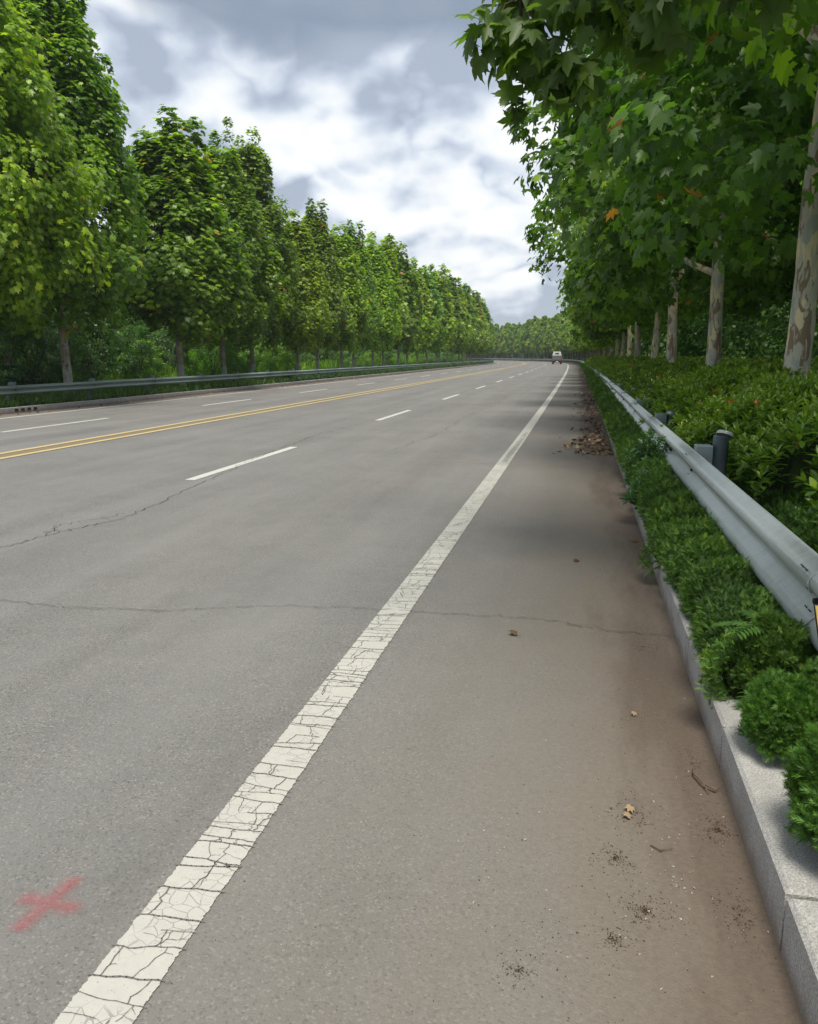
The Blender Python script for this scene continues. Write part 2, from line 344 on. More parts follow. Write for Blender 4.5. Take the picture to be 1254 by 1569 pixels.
# ------------------------------------------------------------------ road centre path (s = metres along it, o = offset to the right)
DS = .5; PATH = []
def _mk():
    x = y = h = 0.
    for i in range(1400):
        s = i*DS
        k = 1/8000 if s < 125 else 1/8000+(1/240-1/8000)*min(1, (s-125)/85)
        if s > 330: k = 1/900
        PATH.append((x, y, h)); h += k*DS; x -= math.sin(h)*DS; y += math.cos(h)*DS
_mk()
def at(s, o, z=0.):
    if s <= 0: return Vector((o, s, z))
    i = min(int(s/DS), len(PATH)-2); t = s/DS-i
    a, b = PATH[i], PATH[i+1]; h = a[2]+(b[2]-a[2])*t
    return Vector((a[0]+(b[0]-a[0])*t+o*math.cos(h), a[1]+(b[1]-a[1])*t+o*math.sin(h), z))
def hd(s): return PATH[min(max(int(s/DS), 0), len(PATH)-1)][2]
PA = np.array(PATH)
def atn(s, o, z):
    s = np.asarray(s, float); o = np.asarray(o, float); z = np.asarray(z, float)
    i = np.clip(s/DS, 0, len(PATH)-2); j = i.astype(int); t = i-j
    a, b = PA[j], PA[j+1]; h = a[:, 2]+(b[:, 2]-a[:, 2])*t
    X = a[:, 0]+(b[:, 0]-a[:, 0])*t+o*np.cos(h); Y = a[:, 1]+(b[:, 1]-a[:, 1])*t+o*np.sin(h)+np.minimum(s, 0)
    return np.stack([X, Y, z], 1)
def srange(a, b):
    out_ = [a]
    while out_[-1] < b:
        s = out_[-1]; out_.append(min(b, s+(.5 if s < 20 else 2. if s < 110 else 4.)))
    return out_
def strip(name, mat, prof, s0, s1, kind='structure', wob=None):
    "sheet that follows the road; prof = list of (offset, z)"
    ss = srange(s0, s1); n = len(prof); vs = []; uv = []; eu = []
    for s in ss:
        for i, (o, z) in enumerate(prof):
            if wob: o += wob(s, i)
            vs.append(at(s, o, z)); uv.append((o, s)); eu.append((i/(n-1), s))
    fs = [(i*n+j, i*n+j+1, (i+1)*n+j+1, (i+1)*n+j) for i in range(len(ss)-1) for j in range(n-1)]
    me = bpy.data.meshes.new(name); me.from_pydata(vs, [], fs)
    for nm, src in (('UVMap', uv), ('Edge', eu)):
        l = me.uv_layers.new(name=nm)
        l.data.foreach_set('uv', [q for lp in me.loops for q in src[lp.vertex_index]])
    me.materials.append(mat); o = bpy.data.objects.new(name, me); C.objects.link(o)
    if kind: o['kind'] = kind
    return o

# ------------------------------------------------------------------ setting
g = MB(); g.add([(-2500, -600, -.05), (2500, -600, -.05), (2500, 4000, -.05), (-2500, 4000, -.05)], [(0, 1, 2, 3)])
tag(g.build('ground', M['field']), kind='structure')
KR, KL = .60, -15.80
strip('road', M['asphalt'], [(KL-.02, 0), (-12, 0), (-9, 0), (-5, 0), (-1, 0), (KR+.02, 0)], -8, 420)
strip('right_verge', M['soilground'], [(KR+.27, .165), (1.6, .17), (4, .2), (12, .25), (70, .25), (70.2, -.06)], -8, 420)
strip('left_verge', M['soilground'], [(-70.2, -.06), (-70, .2), (-24, .2), (-17, .14), (KL-.14, .12)], -8, 420)
strip('edge_line', M['paint'], [(-1.21, .004), (-1.01, .004)], -8, 330)
strip('left_edge_line', M['paint_worn'], [(-14.86, .004), (-14.71, .004)], -8, 330)
strip('centre_line_ghost', M['yellow_ghost'], [(-9.37, .004), (-9.10, .004)], -8, 330)
for o in (-9.46, -9.0): strip('centre_line', M['paint_yellow'], [(o-.075, .008), (o+.075, .008)], -8, 330)
for k in range(-1, 22): strip('lane_dash', M['paint_plain'], [(-5.08, .004), (-4.93, .004)], 9.45+10*k, 13.4+10*k)
for k in range(-1, 20): strip('left_lane_dash', M['paint_plain'], [(-12.2, .004), (-12.05, .004)], 14.7+9.4*k, 18.7+9.4*k)

def kerb(name, o0, h, w, s0, s1, side, dirty=0):
    mb = MB(); rnd = random.Random(4); s = s0
    while s < s1:
        L = 1.01
        p = at(s+L/2, o0+side*w/2); a = hd(s+L/2)
        near = s < 14
        R = Matrix.Rotation(a+(rnd.random()-.5)*.006, 3, 'Z') @ Matrix.Rotation((rnd.random()-.5)*.004, 3, 'X')
        mb.box((p.x+(rnd.random()-.5)*.008, p.y, h/2-.1+(rnd.random()-.5)*.006), (w, L-.017, h+.2), R, .012 if near else .008)
        s += L
    return tag(mb.build(name, M['kerb']), kind='structure')
kerb('right_kerb', KR, .185, .27, .05-1.01*3, 330, 1)
kerb('left_kerb', KL, .16, .14, 1., 330, -1)

# cracks across and along the road: narrow ragged ribbons
def ribbon(pts, w, z=.006, rnd=random.Random(8), jit=.035, sub=14, branch=0.):
    mb = MB(); P = []
    for (a, b) in zip(pts[:-1], pts[1:]):
        for k in range(sub):
            t = k/sub; P.append((a[0]+(b[0]-a[0])*t, a[1]+(b[1]-a[1])*t))
    P.append(pts[-1]); Q = [(x_+rnd.gauss(0, jit), y_+rnd.gauss(0, jit)) for x_, y_ in P]
    for i in range(len(Q)-1):
        a, b = Vector((*Q[i], z)), Vector((*Q[i+1], z)); t = (b-a).normalized(); nrm = Vector((-t.y, t.x, 0))
        wa = w*rnd.uniform(.25, 1.); wb = w*rnd.uniform(.25, 1.)
        if rnd.random() < .06: continue
        mb.add([a-nrm*wa/2-t*w*.2, a+nrm*wa/2-t*w*.2, b+nrm*wb/2+t*w*.2, b-nrm*wb/2+t*w*.2], [(0, 3, 2, 1)])
        if rnd.random() < branch:
            e = a+Vector((rnd.gauss(0, .16), rnd.gauss(0, .16), 0)); tt = (e-a).normalized(); nn = Vector((-tt.y, tt.x, 0))
            mb.add([a-nn*w*.2, a+nn*w*.2, e], [(0, 2, 1)])
    return mb
def crackobj(*a, **k): tag(ribbon(*a, **k).build('road_crack', M['crack']), kind='structure')
crackobj([(-6.6, 4.5), (-4.8, 5.65), (-4.69, 6.33), (-4.46, 6.99), (-4.56, 7.81), (-4.74, 9.27), (-5.0, 11.3), (-5.18, 12.84), (-5.34, 15.78), (-5.2, 19)], .011, jit=.022, branch=.08)
crackobj([(-4.75, 6.2), (-4.9, 6.6), (-4.55, 7.2)], .008)
crackobj([(-6.5, 4.3), (-3.76, 4.38), (-3.23, 4.33), (-2.57, 4.40), (-1.92, 4.66), (-1.18, 4.73), (-.71, 4.73), (-.18, 4.75), (.2, 4.62), (.58, 4.61)], .0065, z=.009, jit=.012, branch=.04)
crackobj([(-3.2, 13.), (-2.9, 17), (-3., 22), (-2.8, 27), (-2.95, 33)], .010, jit=.05, branch=.05)
crackobj([(-6.4, 24.), (-5.7, 24.3), (-5.2, 24.9), (-4.6, 25.2)], .018)
for o in (-1.145, -1.115, -1.085): crackobj([(o, 12.1), (o+.008, 14.), (o+.012, 17.)], .011, z=.009, jit=.001)
M['redline'] = pbr('red_chalk', (.30, .13, .11), .9)
tag(ribbon([(-2.3, 11.95), (-1.2, 11.9), (.1, 11.8)], .018, z=.010, jit=.004).build('red_chalk_line', M['redline']), kind='structure')
def paint_cracks():
    rnd = random.Random(31); mb = MB(); x0, x1 = -1.215, -1.005; z = .0068
    def rib(pts, w):
        n = len(pts)
        for i in range(n-1):
            a, b = Vector((*pts[i], z)), Vector((*pts[i+1], z))
            if (b-a).length < 1e-5: continue
            t = (b-a).normalized(); m_ = Vector((-t.y, t.x, 0)); wa, wb = w*rnd.uniform(.5, 1.1), w*rnd.uniform(.5, 1.1)
            mb.add([a-m_*wa/2-t*w*.3, a+m_*wa/2-t*w*.3, b+m_*wb/2+t*w*.3, b-m_*wb/2+t*w*.3], [(0, 3, 2, 1)])
    def path(a, b, n, j): return [a]+[(a[0]+(b[0]-a[0])*k/n+rnd.gauss(0, j), a[1]+(b[1]-a[1])*k/n+rnd.gauss(0, j)) for k in range(1, n)]+[b]
    y = .9; prev = None
    while y < 14:
        amp = rnd.uniform(-.012, .02); full = rnd.random() < .88
        n = 12; j = .0022
        line = []; d_ = 0
        for k in range(n+1):
            d_ += rnd.gauss(0, j); line.append((x0+(x1-x0)*k/n, y+amp*(k/n-.5)*1.6+d_))
        w = rnd.choice((.0028, .0040, .0055)) if y < 8 else rnd.choice((.0035, .005))
        if full: rib(line, w)
        else: a_ = rnd.choice((0, 4, 6)); rib(line[a_:a_+7], w*.7)
        if prev is not None and rnd.random() < .93:
            for q in range(rnd.choice((1, 2, 2))):
                k = rnd.randint(2, n-2); k2 = min(n-1, max(1, k+rnd.choice((-2, -1, 0, 1, 2))))
                pa, pb = prev[k], line[k2]; p_ = path(pa, pb, 5, .004); rib(p_, rnd.uniform(.0020, .0040))
                for _ in range(rnd.choice((0, 1, 2))):
                    m_ = p_[rnd.randint(1, 4)]; e = (m_[0]+rnd.uniform(-.07, .07), m_[1]+rnd.uniform(-.025, .025))
                    e = (min(max(e[0], x0+.004), x1-.004), e[1]); rib(path(m_, e, 4, .0025), rnd.uniform(.0010, .0018))
        prev = line; y += rnd.choice((.03, .045, .06, .07, .09, .12))*(1 if y < 6 else 1.2)
    return tag(mb.build('paint_crack', M['paintcrack']), kind='structure')
M['paintcrack'] = pbr('paint_crack', (.15, .145, .132), .95, spec=.1)
paint_cracks()
def spray():
    m, N = newmat('red_spray_paint'); uv = N.n('ShaderNodeTexCoord').outputs['Object']
    x_, y_, _ = N.sep(uv)
    def seg(ax, ay, bx, by):
        L = math.hypot(bx-ax, by-ay); tx, ty = (bx-ax)/L, (by-ay)/L
        px, py = N.m('SUBTRACT', x_, ax), N.m('SUBTRACT', y_, ay)
        al = N.m('ADD', N.m('MULTIPLY', px, tx), N.m('MULTIPLY', py, ty))
        cl = N.m('MINIMUM', N.m('MAXIMUM', al, 0.), L)
        dx = N.m('SUBTRACT', px, N.m('MULTIPLY', cl, tx)); dy = N.m('SUBTRACT', py, N.m('MULTIPLY', cl, ty))
        return N.m('SQRT', N.m('ADD', N.m('MULTIPLY', dx, dx), N.m('MULTIPLY', dy, dy)))
    dd = N.m('MINIMUM', seg(-.012, -.105, .012, .10), seg(-.072, .0, .080, -.008))
    dd = N.m('ADD', dd, N.m('MULTIPLY', N.m('SUBTRACT', N.noise(uv, 60, 5, .85), .5), .055))
    a = N.m('MULTIPLY', N.m('MULTIPLY', N.m('SUBTRACT', 1., N.smooth(dd, -.028, .054)), N.ramp(N.noise(uv, 150, 3, .8), [(.38, .35), (.58, 1.)])), .72)
    b = N.n('ShaderNodeBsdfPrincipled', {'Base Color': (.42, .10, .11, 1), 'Roughness': .8})
    out(N, N.n('ShaderNodeMixShader', {0: a, 1: N.n('ShaderNodeBsdfTransparent').outputs[0], 2: b.outputs[0]}).outputs[0]); return m
sp_ = MB(); sp_.add([(-.13, -.13, 0), (.13, -.13, 0), (.13, .13, 0), (-.13, .13, 0)], [(0, 1, 2, 3)])
tag(sp_.build('spray_mark', spray(), loc=(-1.50, 1.815, .005)), kind='structure')

# ------------------------------------------------------------------ foliage machinery
def rotmats(nrm, tip):
    nrm = nrm/np.linalg.norm(nrm, axis=1, keepdims=True)
    tip = tip-nrm*(tip*nrm).sum(1, keepdims=True); tip /= np.linalg.norm(tip, axis=1, keepdims=True)+1e-9
    return np.stack([np.cross(tip, nrm), tip, nrm], 2)
LEAF = {}
def _sym(right, ctr):
    "right = boundary from base up to tip (x >= 0); folded along the midrib"
    base, tip = right[0], right[-1]; vs = [base]+right[1:-1]+[tip]+[(-x_, y_, z_) for x_, y_, z_ in reversed(right[1:-1])]
    n = len(right); tot = len(vs); mid = tot
    vs.append(ctr)
    return np.array(vs, float), [list(range(0, n))+[mid], [0, mid]+list(range(n-1, tot))]
LEAF['plane'] = _sym([(0, 0, 0), (.27, -.10, -.05), (.52, .20, -.12), (.33, .36, -.04), (.50, .74, -.13), (.17, .66, -.03), (0, 1.05, -.16)], (0, .42, .03))
LEAF['plane_fine'] = _sym([(0, 0, 0), (.10, -.05, -.01), (.25, -.12, -.05), (.33, .0, -.07), (.42, .03, -.09), (.46, .14, -.11), (.58, .19, -.17), (.45, .25, -.10), (.41, .33, -.08), (.30, .36, -.04), (.37, .46, -.07), (.40, .60, -.11), (.52, .76, -.20), (.37, .70, -.12), (.30, .72, -.10), (.17, .62, -.04), (.17, .78, -.08), (.10, .90, -.12), (0, 1.10, -.22)], (0, .42, .035))
LEAF['ell'] = _sym([(0, 0, 0), (.15, .22, .05), (.20, .50, .06), (.12, .80, .0), (0, 1, -.08)], (0, .5, 0))
LEAF['willow'] = _sym([(0, 0, 0), (.10, .3, .02), (.09, .65, .0), (0, 1, -.1)], (0, .5, 0))
LEAF['round'] = _sym([(0, 0, 0), (.32, .25, .02), (.30, .65, .0), (0, .95, -.05)], (0, .5, 0))
_v = []; _f = []
for k, (a, l, y0) in enumerate([(0, 1., 0), (-.55, .55, .1), (.55, .55, .2), (-.5, .5, .35), (.5, .5, .45), (-.4, .35, .62), (.4, .3, .7)]):
    s_, c_ = math.sin(a), math.cos(a); zz = (.0, .2, -.15, -.2, .2, .1, -.1)[k]; w_ = .05 if k == 0 else .045
    b0 = len(_v); _v += [(-w_*c_, y0+w_*s_, 0), (w_*c_, y0-w_*s_, 0), (s_*l, y0+c_*l, zz*l)]; _f.append([b0, b0+1, b0+2])
LEAF['spray'] = (np.array(_v), _f)
_v = []; _f = []
for a, l, b_ in ((0, 1., .25), (1.2, .8, -.3), (2.6, .9, .3), (4., .7, -.2)):
    b0 = len(_v); dx, dy = math.cos(a), math.sin(a)
    _v += [(dx*.04, dy*.04, 0), (-dx*.04, -dy*.04, 0), (dy*b_*l, dx*b_*l+.1, l)]; _f.append([b0, b0+1, b0+2])
LEAF['blades'] = (np.array(_v)[:, [0, 2, 1]], _f)

def foliage(name, kind, pos, nrm, tip, size, var, mat, parent=None, sx=None):
    T, F = LEAF[kind]; R = rotmats(nrm, tip); n = len(pos)
    size = np.asarray(size, float)*np.ones(n); loc = T[None]*size[:, None, None]
    if sx is not None: loc = loc*np.array([sx, 1, 1])
    V = np.einsum('nij,nkj->nki', R, loc)+pos[:, None, :]
    nv = len(T); me = bpy.data.meshes.new(name)
    loops = np.concatenate([np.array(f) for f in F]); lens = np.array([len(f) for f in F])
    me.vertices.add(n*nv); me.vertices.foreach_set('co', V.astype(np.float32).ravel())
    L = (loops[None]+(np.arange(n)*nv)[:, None]).ravel(); me.loops.add(len(L)); me.loops.foreach_set('vertex_index', L.astype(np.int32))
    ls = np.tile(lens, n); st = np.concatenate([[0], np.cumsum(ls)[:-1]])
    me.polygons.add(len(ls)); me.polygons.foreach_set('loop_start', st.astype(np.int32)); me.polygons.foreach_set('loop_total', ls.astype(np.int32))
    at_ = me.attributes.new('v', 'FLOAT', 'POINT'); at_.data.foreach_set('value', np.repeat(np.clip(var, 0, 1), nv).astype(np.float32))
    me.update(calc_edges=True); me.materials.append(mat)
    o = bpy.data.objects.new(name, me); C.objects.link(o)
    if parent: o.parent = parent
    return o
def vnoise(p, seed=0):
    "cheap smooth 3-D noise, -1..1"
    r = np.random.RandomState(seed); o = np.zeros(len(p))
    for k in range(7):
        w = r.normal(size=3); w *= (1+.55*k)/np.linalg.norm(w); o += np.sin(p @ w*2+r.uniform(0, 6.28))/(1+.35*k)
    return o/2.6

def crown_points(rs, H, base, R, form, nclust, nleaf, clr):
    cl = []
    k = 0
    while len(cl) < nclust:
        t = rs.uniform()**(.85 if form == 'flame' else 1.)
        if form == 'flame': env = R*min(1, .55+t*2.4)*(1-(max(0, t-.3)/.7)**1.3*.66)
        elif form == 'spread': env = R*min(1, .72+t*1.8)*(1-max(0, t-.35)/.65)**.62
        elif form == 'bush': env = R*math.sqrt(max(0, 1-(t-.25)**2/.60))
        else: env = R*math.sqrt(max(.02, 1-(2*t-1)**2))
        a = rs.uniform(0, 2*PI); lob = 1+.16*math.sin(3*a+k0(form)+t*4)+.10*math.sin(7*a+t*9)
        q = math.sqrt(rs.uniform(.22, 1.)); r = env*lob*q
        z = base+t*(H-base)
        cl.append((r*math.cos(a), r*math.sin(a), z, q, t)); k += 1
    if form == 'flame':     # upright leading shoots
        for _ in range(7):
            a = rs.uniform(0, 2*PI); r = R*rs.uniform(.0, .62); top = H*rs.uniform(.80, 1.12)
            for j in range(7):
                zz = base+(top-base)*(.55+.45*j/6); cl.append((r*math.cos(a)*(1-.25*j/6), r*math.sin(a)*(1-.25*j/6), zz, 1., (zz-base)/(H-base)))
    cl = np.array(cl); n = len(cl)
    per = rs.poisson(nleaf/n, n); idx = np.repeat(np.arange(n), per); m = len(idx)
    dirs = rs.normal(size=(m, 3)); dirs /= np.linalg.norm(dirs, axis=1, keepdims=True)
    out_ = np.stack([cl[idx, 0], cl[idx, 1], (cl[idx, 2]-(base+.35*(H-base)))*.35], 1); out_ /= np.linalg.norm(out_, axis=1, keepdims=True)+1e-6
    dirs = dirs+out_*.55+np.array([0, 0, .25]); dirs /= np.linalg.norm(dirs, axis=1, keepdims=True)
    rad = clr*rs.uniform(.75, 1.25, n)[idx]*rs.uniform(.55, 1.05, m)
    vz = 1.35 if form == 'flame' else .85
    taper = np.where(cl[idx, 4] > .8, .75, 1.)
    pos = cl[idx, :3]+dirs*rad[:, None]*np.stack([taper, taper, np.full(m, vz)], 1)
    nrm = dirs*.55+out_*.35+np.array([0, 0, .55])+rs.normal(size=(m, 3))*.38
    tip = out_*.7+np.array([0, 0, -.45])+rs.normal(size=(m, 3))*.55
    cv = rs.uniform(-.13, .13, n)[idx]
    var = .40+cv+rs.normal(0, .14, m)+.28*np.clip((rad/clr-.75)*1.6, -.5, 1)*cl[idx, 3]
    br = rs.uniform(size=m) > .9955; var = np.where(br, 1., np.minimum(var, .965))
    return pos, nrm, tip, var, cl
def k0(f): return {'flame': 1.1, 'spread': 2.7}.get(f, .4)

def make_tree(name, H, base, R, form, nclust, nleaf, leaf, tr, seed, leafm, barkm, kind='plane', clr=.55, limbs=7, detail=14, lean=.0):
    rs = np.random.RandomState(seed); rd = random.Random(seed)
    root = empty(name, (0, 0, 0))
    pos, nrm, tip, var, cl = crown_points(rs, H, base, R, form, nclust, nleaf, clr)
    mb = MB(); zs = [0, .15, .5, 1, 1.7, 2.5, base*.9, base+.5, base+(H-base)*.4, base+(H-base)*.75]
    zs = sorted(set(zs)); pts = []; rr = []
    ph = rd.uniform(0, 6)
    for z_ in zs:
        f = z_/H
        pts.append((lean*z_+.05*math.sin(z_*1.1+ph)*min(1, z_), .05*math.cos(z_*.9+ph)*min(1, z_), z_))
        rr.append(tr*(1.22 if z_ < .1 else 1.06 if z_ < .3 else 1.0)*(1-.80*f**.8)*rd.uniform(.96, 1.04))
    mb.tube(pts, rr, detail, wob=.07, rnd=rd)
    for k in range(limbs):
        a = 2*PI*k/limbs+rd.uniform(-.4, .4); z0 = base*rd.uniform(.95, 1.08)+(H-base)*rd.uniform(0, .28)
        r1 = R*rd.uniform(.45, .85); z1 = z0+(H-base)*rd.uniform(.16, .42)
        c0 = Vector((lean*z0, 0, z0)); e = Vector((r1*math.cos(a), r1*math.sin(a), z1))
        P = [c0+(e-c0)*t+Vector((0, 0, -.35*r1*t*(1-t)))+Vector((rd.gauss(0, .05), rd.gauss(0, .05), 0))*(t > 0) for t in (0, .3, .6, 1)]
        mb.tube(P, [tr*.42, tr*.33, tr*.2, tr*.06], max(6, detail//2), rnd=rd)
        for j in range(2):
            b = P[2]; e2 = b+Vector((rd.gauss(0, .6), rd.gauss(0, .6), rd.uniform(.3, 1.3)))
            mb.tube([b, (b+e2)/2+Vector((0, 0, -.05)), e2], [tr*.16, tr*.1, tr*.03], 5, rnd=rd)
    mb.build('trunk', barkm, root, smooth=True)
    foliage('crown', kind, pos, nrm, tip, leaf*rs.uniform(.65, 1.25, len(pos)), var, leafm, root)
    return root

BASES = set()
def place(proto, loc, rz, sc, label, cat, group, name=None):
    "first use moves the prototype itself, later uses copy it with its parts"
    if proto.name not in BASES: BASES.add(proto.name); o = proto
    else: o = copy_tree(proto)
    o.location = loc; o.rotation_euler = (0, 0, rz); o.scale = sc if isinstance(sc, tuple) else (sc, sc, sc)
    return tag(o, label, cat, group)

ORD = ['first', 'second', 'third', 'fourth', 'fifth', 'sixth', 'seventh', 'eighth', 'ninth', 'tenth', 'eleventh', 'twelfth', 'thirteenth', 'fourteenth', 'fifteenth', 'sixteenth', 'seventeenth', 'eighteenth', 'nineteenth', 'twentieth', 'twenty-first', 'twenty-second', 'twenty-third', 'twenty-fourth', 'twenty-fifth', 'twenty-sixth', 'twenty-seventh', 'twenty-eighth', 'twenty-ninth', 'thirtieth'] 
RD = random.Random(77)
# ---- left row of plane trees
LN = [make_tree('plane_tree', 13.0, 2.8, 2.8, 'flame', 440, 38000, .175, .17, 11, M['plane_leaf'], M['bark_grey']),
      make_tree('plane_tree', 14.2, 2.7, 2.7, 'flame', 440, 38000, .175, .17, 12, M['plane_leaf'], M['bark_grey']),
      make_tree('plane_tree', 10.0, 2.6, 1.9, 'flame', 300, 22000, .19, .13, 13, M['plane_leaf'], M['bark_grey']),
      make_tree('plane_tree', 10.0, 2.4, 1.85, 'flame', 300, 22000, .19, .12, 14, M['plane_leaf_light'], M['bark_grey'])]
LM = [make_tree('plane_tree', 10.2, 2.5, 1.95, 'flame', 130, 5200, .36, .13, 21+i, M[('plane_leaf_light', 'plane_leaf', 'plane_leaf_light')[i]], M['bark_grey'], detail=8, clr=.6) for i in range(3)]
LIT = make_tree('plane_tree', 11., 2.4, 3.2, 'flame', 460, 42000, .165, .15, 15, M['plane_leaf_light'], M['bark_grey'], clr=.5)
near_left = [  # s, offset, proto, height scale, width scale, label
    (20.6, -17.6, LIT, 1.12, 1.0, 'bright yellow-green plane tree cut by the left edge of the photo'),
    (27.0, -21.6, LN[1], 1.12, 1.0, 'tall dark plane tree behind the bright one at the left edge'),
    (25.6, -18.1, LN[0], 1.0, 1.02, 'broad leafy plane tree on a leaning trunk, its top split in upright shoots'),
    (33.2, -17.6, LN[2], 1.0, 1.3, 'plane tree with pale bare trunk standing close behind the left kerb'),
    (40.2, -18.8, LN[0], .86, 1.0, 'rounded plane tree right of the pale bare trunk, crown hanging low'),
    (45.4, -19.4, LN[1], .90, .95, 'tall narrow plane tree whose dark pointed top overtops its row'),
    (50.4, -18.2, LN[3], .92, 1.0, 'short pale green plane tree right after the tall pointed one'),
    (55.0, -18.4, LN[2], 1.03, 1.0, 'slender plane tree, second after the tall pointed one'),
    (60.2, -18.2, LN[3], .98, 1.0, 'slender plane tree, third after the tall pointed one'),
    (65.4, -18.6, LN[2], 1.05, 1.0, 'plane tree, fourth after the tall pointed one in the left row'),
    (70.8, -18.3, LN[3], 1.02, 1.05, 'plane tree, fifth after the tall pointed one in the left row')]
GL = 'plane trees in the row behind the left guardrail'
for s, o, pr, hs, ws, lab in near_left:
    place(pr, at(s, o, .12), RD.uniform(0, 6.28), (ws, ws, hs), lab, 'tree', GL)
s = 76.2; k = 6
while s < 245:
    hs = RD.uniform(.93, 1.10)
    lab = f'plane tree, {ORD[k-1]} after the tall pointed one in the left row' if k <= 18 else 'slim far plane tree where the left row bends out of sight'
    place(LM[k % 3], at(s, -18.4+RD.uniform(-.3, .3), .12), RD.uniform(0, 6.28), (hs*RD.uniform(.95, 1.1), hs, hs), lab, 'tree', GL)
    s += 5.6; k += 1
# ---- right row
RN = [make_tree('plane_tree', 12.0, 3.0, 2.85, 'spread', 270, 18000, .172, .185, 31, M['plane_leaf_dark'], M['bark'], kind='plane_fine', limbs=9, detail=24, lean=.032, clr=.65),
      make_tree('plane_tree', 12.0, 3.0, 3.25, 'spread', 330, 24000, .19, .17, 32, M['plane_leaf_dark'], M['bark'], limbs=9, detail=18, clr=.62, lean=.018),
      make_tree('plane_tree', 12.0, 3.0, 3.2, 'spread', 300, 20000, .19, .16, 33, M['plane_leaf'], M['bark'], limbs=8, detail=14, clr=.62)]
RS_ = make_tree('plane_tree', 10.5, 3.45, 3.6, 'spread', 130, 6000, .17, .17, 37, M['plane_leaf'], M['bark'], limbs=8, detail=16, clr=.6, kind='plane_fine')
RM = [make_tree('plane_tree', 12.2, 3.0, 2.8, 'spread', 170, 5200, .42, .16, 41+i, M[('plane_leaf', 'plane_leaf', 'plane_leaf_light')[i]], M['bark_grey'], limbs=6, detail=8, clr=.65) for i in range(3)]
GR = 'plane trees in the row behind the right guardrail'
right = [(4.3, 2.8, RS_, 1.0, 'overhanging plane tree nearest the camera, its big leaves filling the top right corner'),
         (10.9, 2.57, RN[0], 1.0, 'thick mottled plane tree at the right edge with whitewashed foot'),
         (17.7, 2.62, RN[1], 1.0, 'mottled cream and brown plane tree, second trunk from the right edge')]
for s, o, pr, sc, lab in right:
    place(pr, at(s, o, .15), 1.9 if s < 5 else .15, sc, lab, 'tree', GR)
def hanging_branch(parent):
    "low side branch of the nearest tree reaching out over the shoulder"
    rs = np.random.RandomState(12); mb = MB(); o = parent.location; ang = -parent.rotation_euler.z
    Rz = Matrix.Rotation(ang, 3, 'Z'); T_ = lambda q: Rz @ (Vector(q)-o)
    main = [(2.6, 4.3, 3.9), (1.7, 4.6, 4.35), (.7, 4.9, 4.4), (.0, 5.1, 4.1), (-.45, 5.2, 3.7)]
    mb.tube([T_(q) for q in main], [.055, .045, .03, .02, .008], 8)
    P, Nn, Tt = [], [], []
    for (c, rad, n) in [((-.62, 5.2, 3.52), .17, 26), ((-.36, 5.2, 3.42), .22, 40), ((-.42, 5.3, 3.75), .25, 44), ((-.12, 5.2, 3.25), .2, 30), ((.0, 5.1, 3.65), .3, 60), ((-.2, 5.3, 3.98), .3, 55), ((.3, 5.0, 3.5), .3, 60), ((.35, 5.1, 4.0), .35, 75), ((.8, 4.9, 3.8), .4, 90), ((.75, 5., 4.3), .4, 80), ((1.3, 4.7, 4.), .45, 100), ((-.42, 5.25, 3.12), .09, 7)]:
        b = min(main, key=lambda q: (Vector(q)-Vector(c)).length); mb.tube([T_(b), T_(((b[0]+c[0])/2, (b[1]+c[1])/2, (b[2]+c[2])/2+.06)), T_(c)], [.012, .008, .003], 5)
        for _ in range(n):
            dv = Vector(rs.normal(size=3)).normalized(); q = Vector(c)+dv*rad*rs.uniform(.3, 1.05)
            P.append(T_(q)); Nn.append(Rz @ (dv*.5+Vector((0, -.35, .55))+Vector(rs.normal(size=3))*.4)); Tt.append(Rz @ (Vector((-.25, 0, -.9))+Vector(rs.normal(size=3))*.45))
    br = mb.build('branch', M['bark_dark'], parent, smooth=True); n = len(P)
    foliage('leaves', 'plane_fine', np.array(P), np.array(Nn), np.array(Tt), .15*rs.uniform(.6, 1.25, n), .42+rs.normal(0, .16, n), M['plane_leaf_dark'], br)
hanging_branch(RS_)
s = 24.8; k = 3
while s < 345:
    sc = RD.uniform(.92, 1.03)
    if s < 64: pr = (RN[2], RN[1])[k % 2]
    else: pr = RM[k % 3]
    lab = f'right row plane tree, {ORD[k-1]} trunk counting from the right edge' if k <= 14 else ('far plane tree of the right row before the road bends' if s < 165 else 'distant plane tree on the outer side of the bend')
    place(pr, at(s, 2.6+RD.uniform(-.15, .15), .15), RD.uniform(0, 6.28), sc if s < 64 else (sc, sc, sc*RD.uniform(.92, 1.03)), lab, 'tree', GR)
    s += 7.0 if s < 150 else 5.2; k += 1

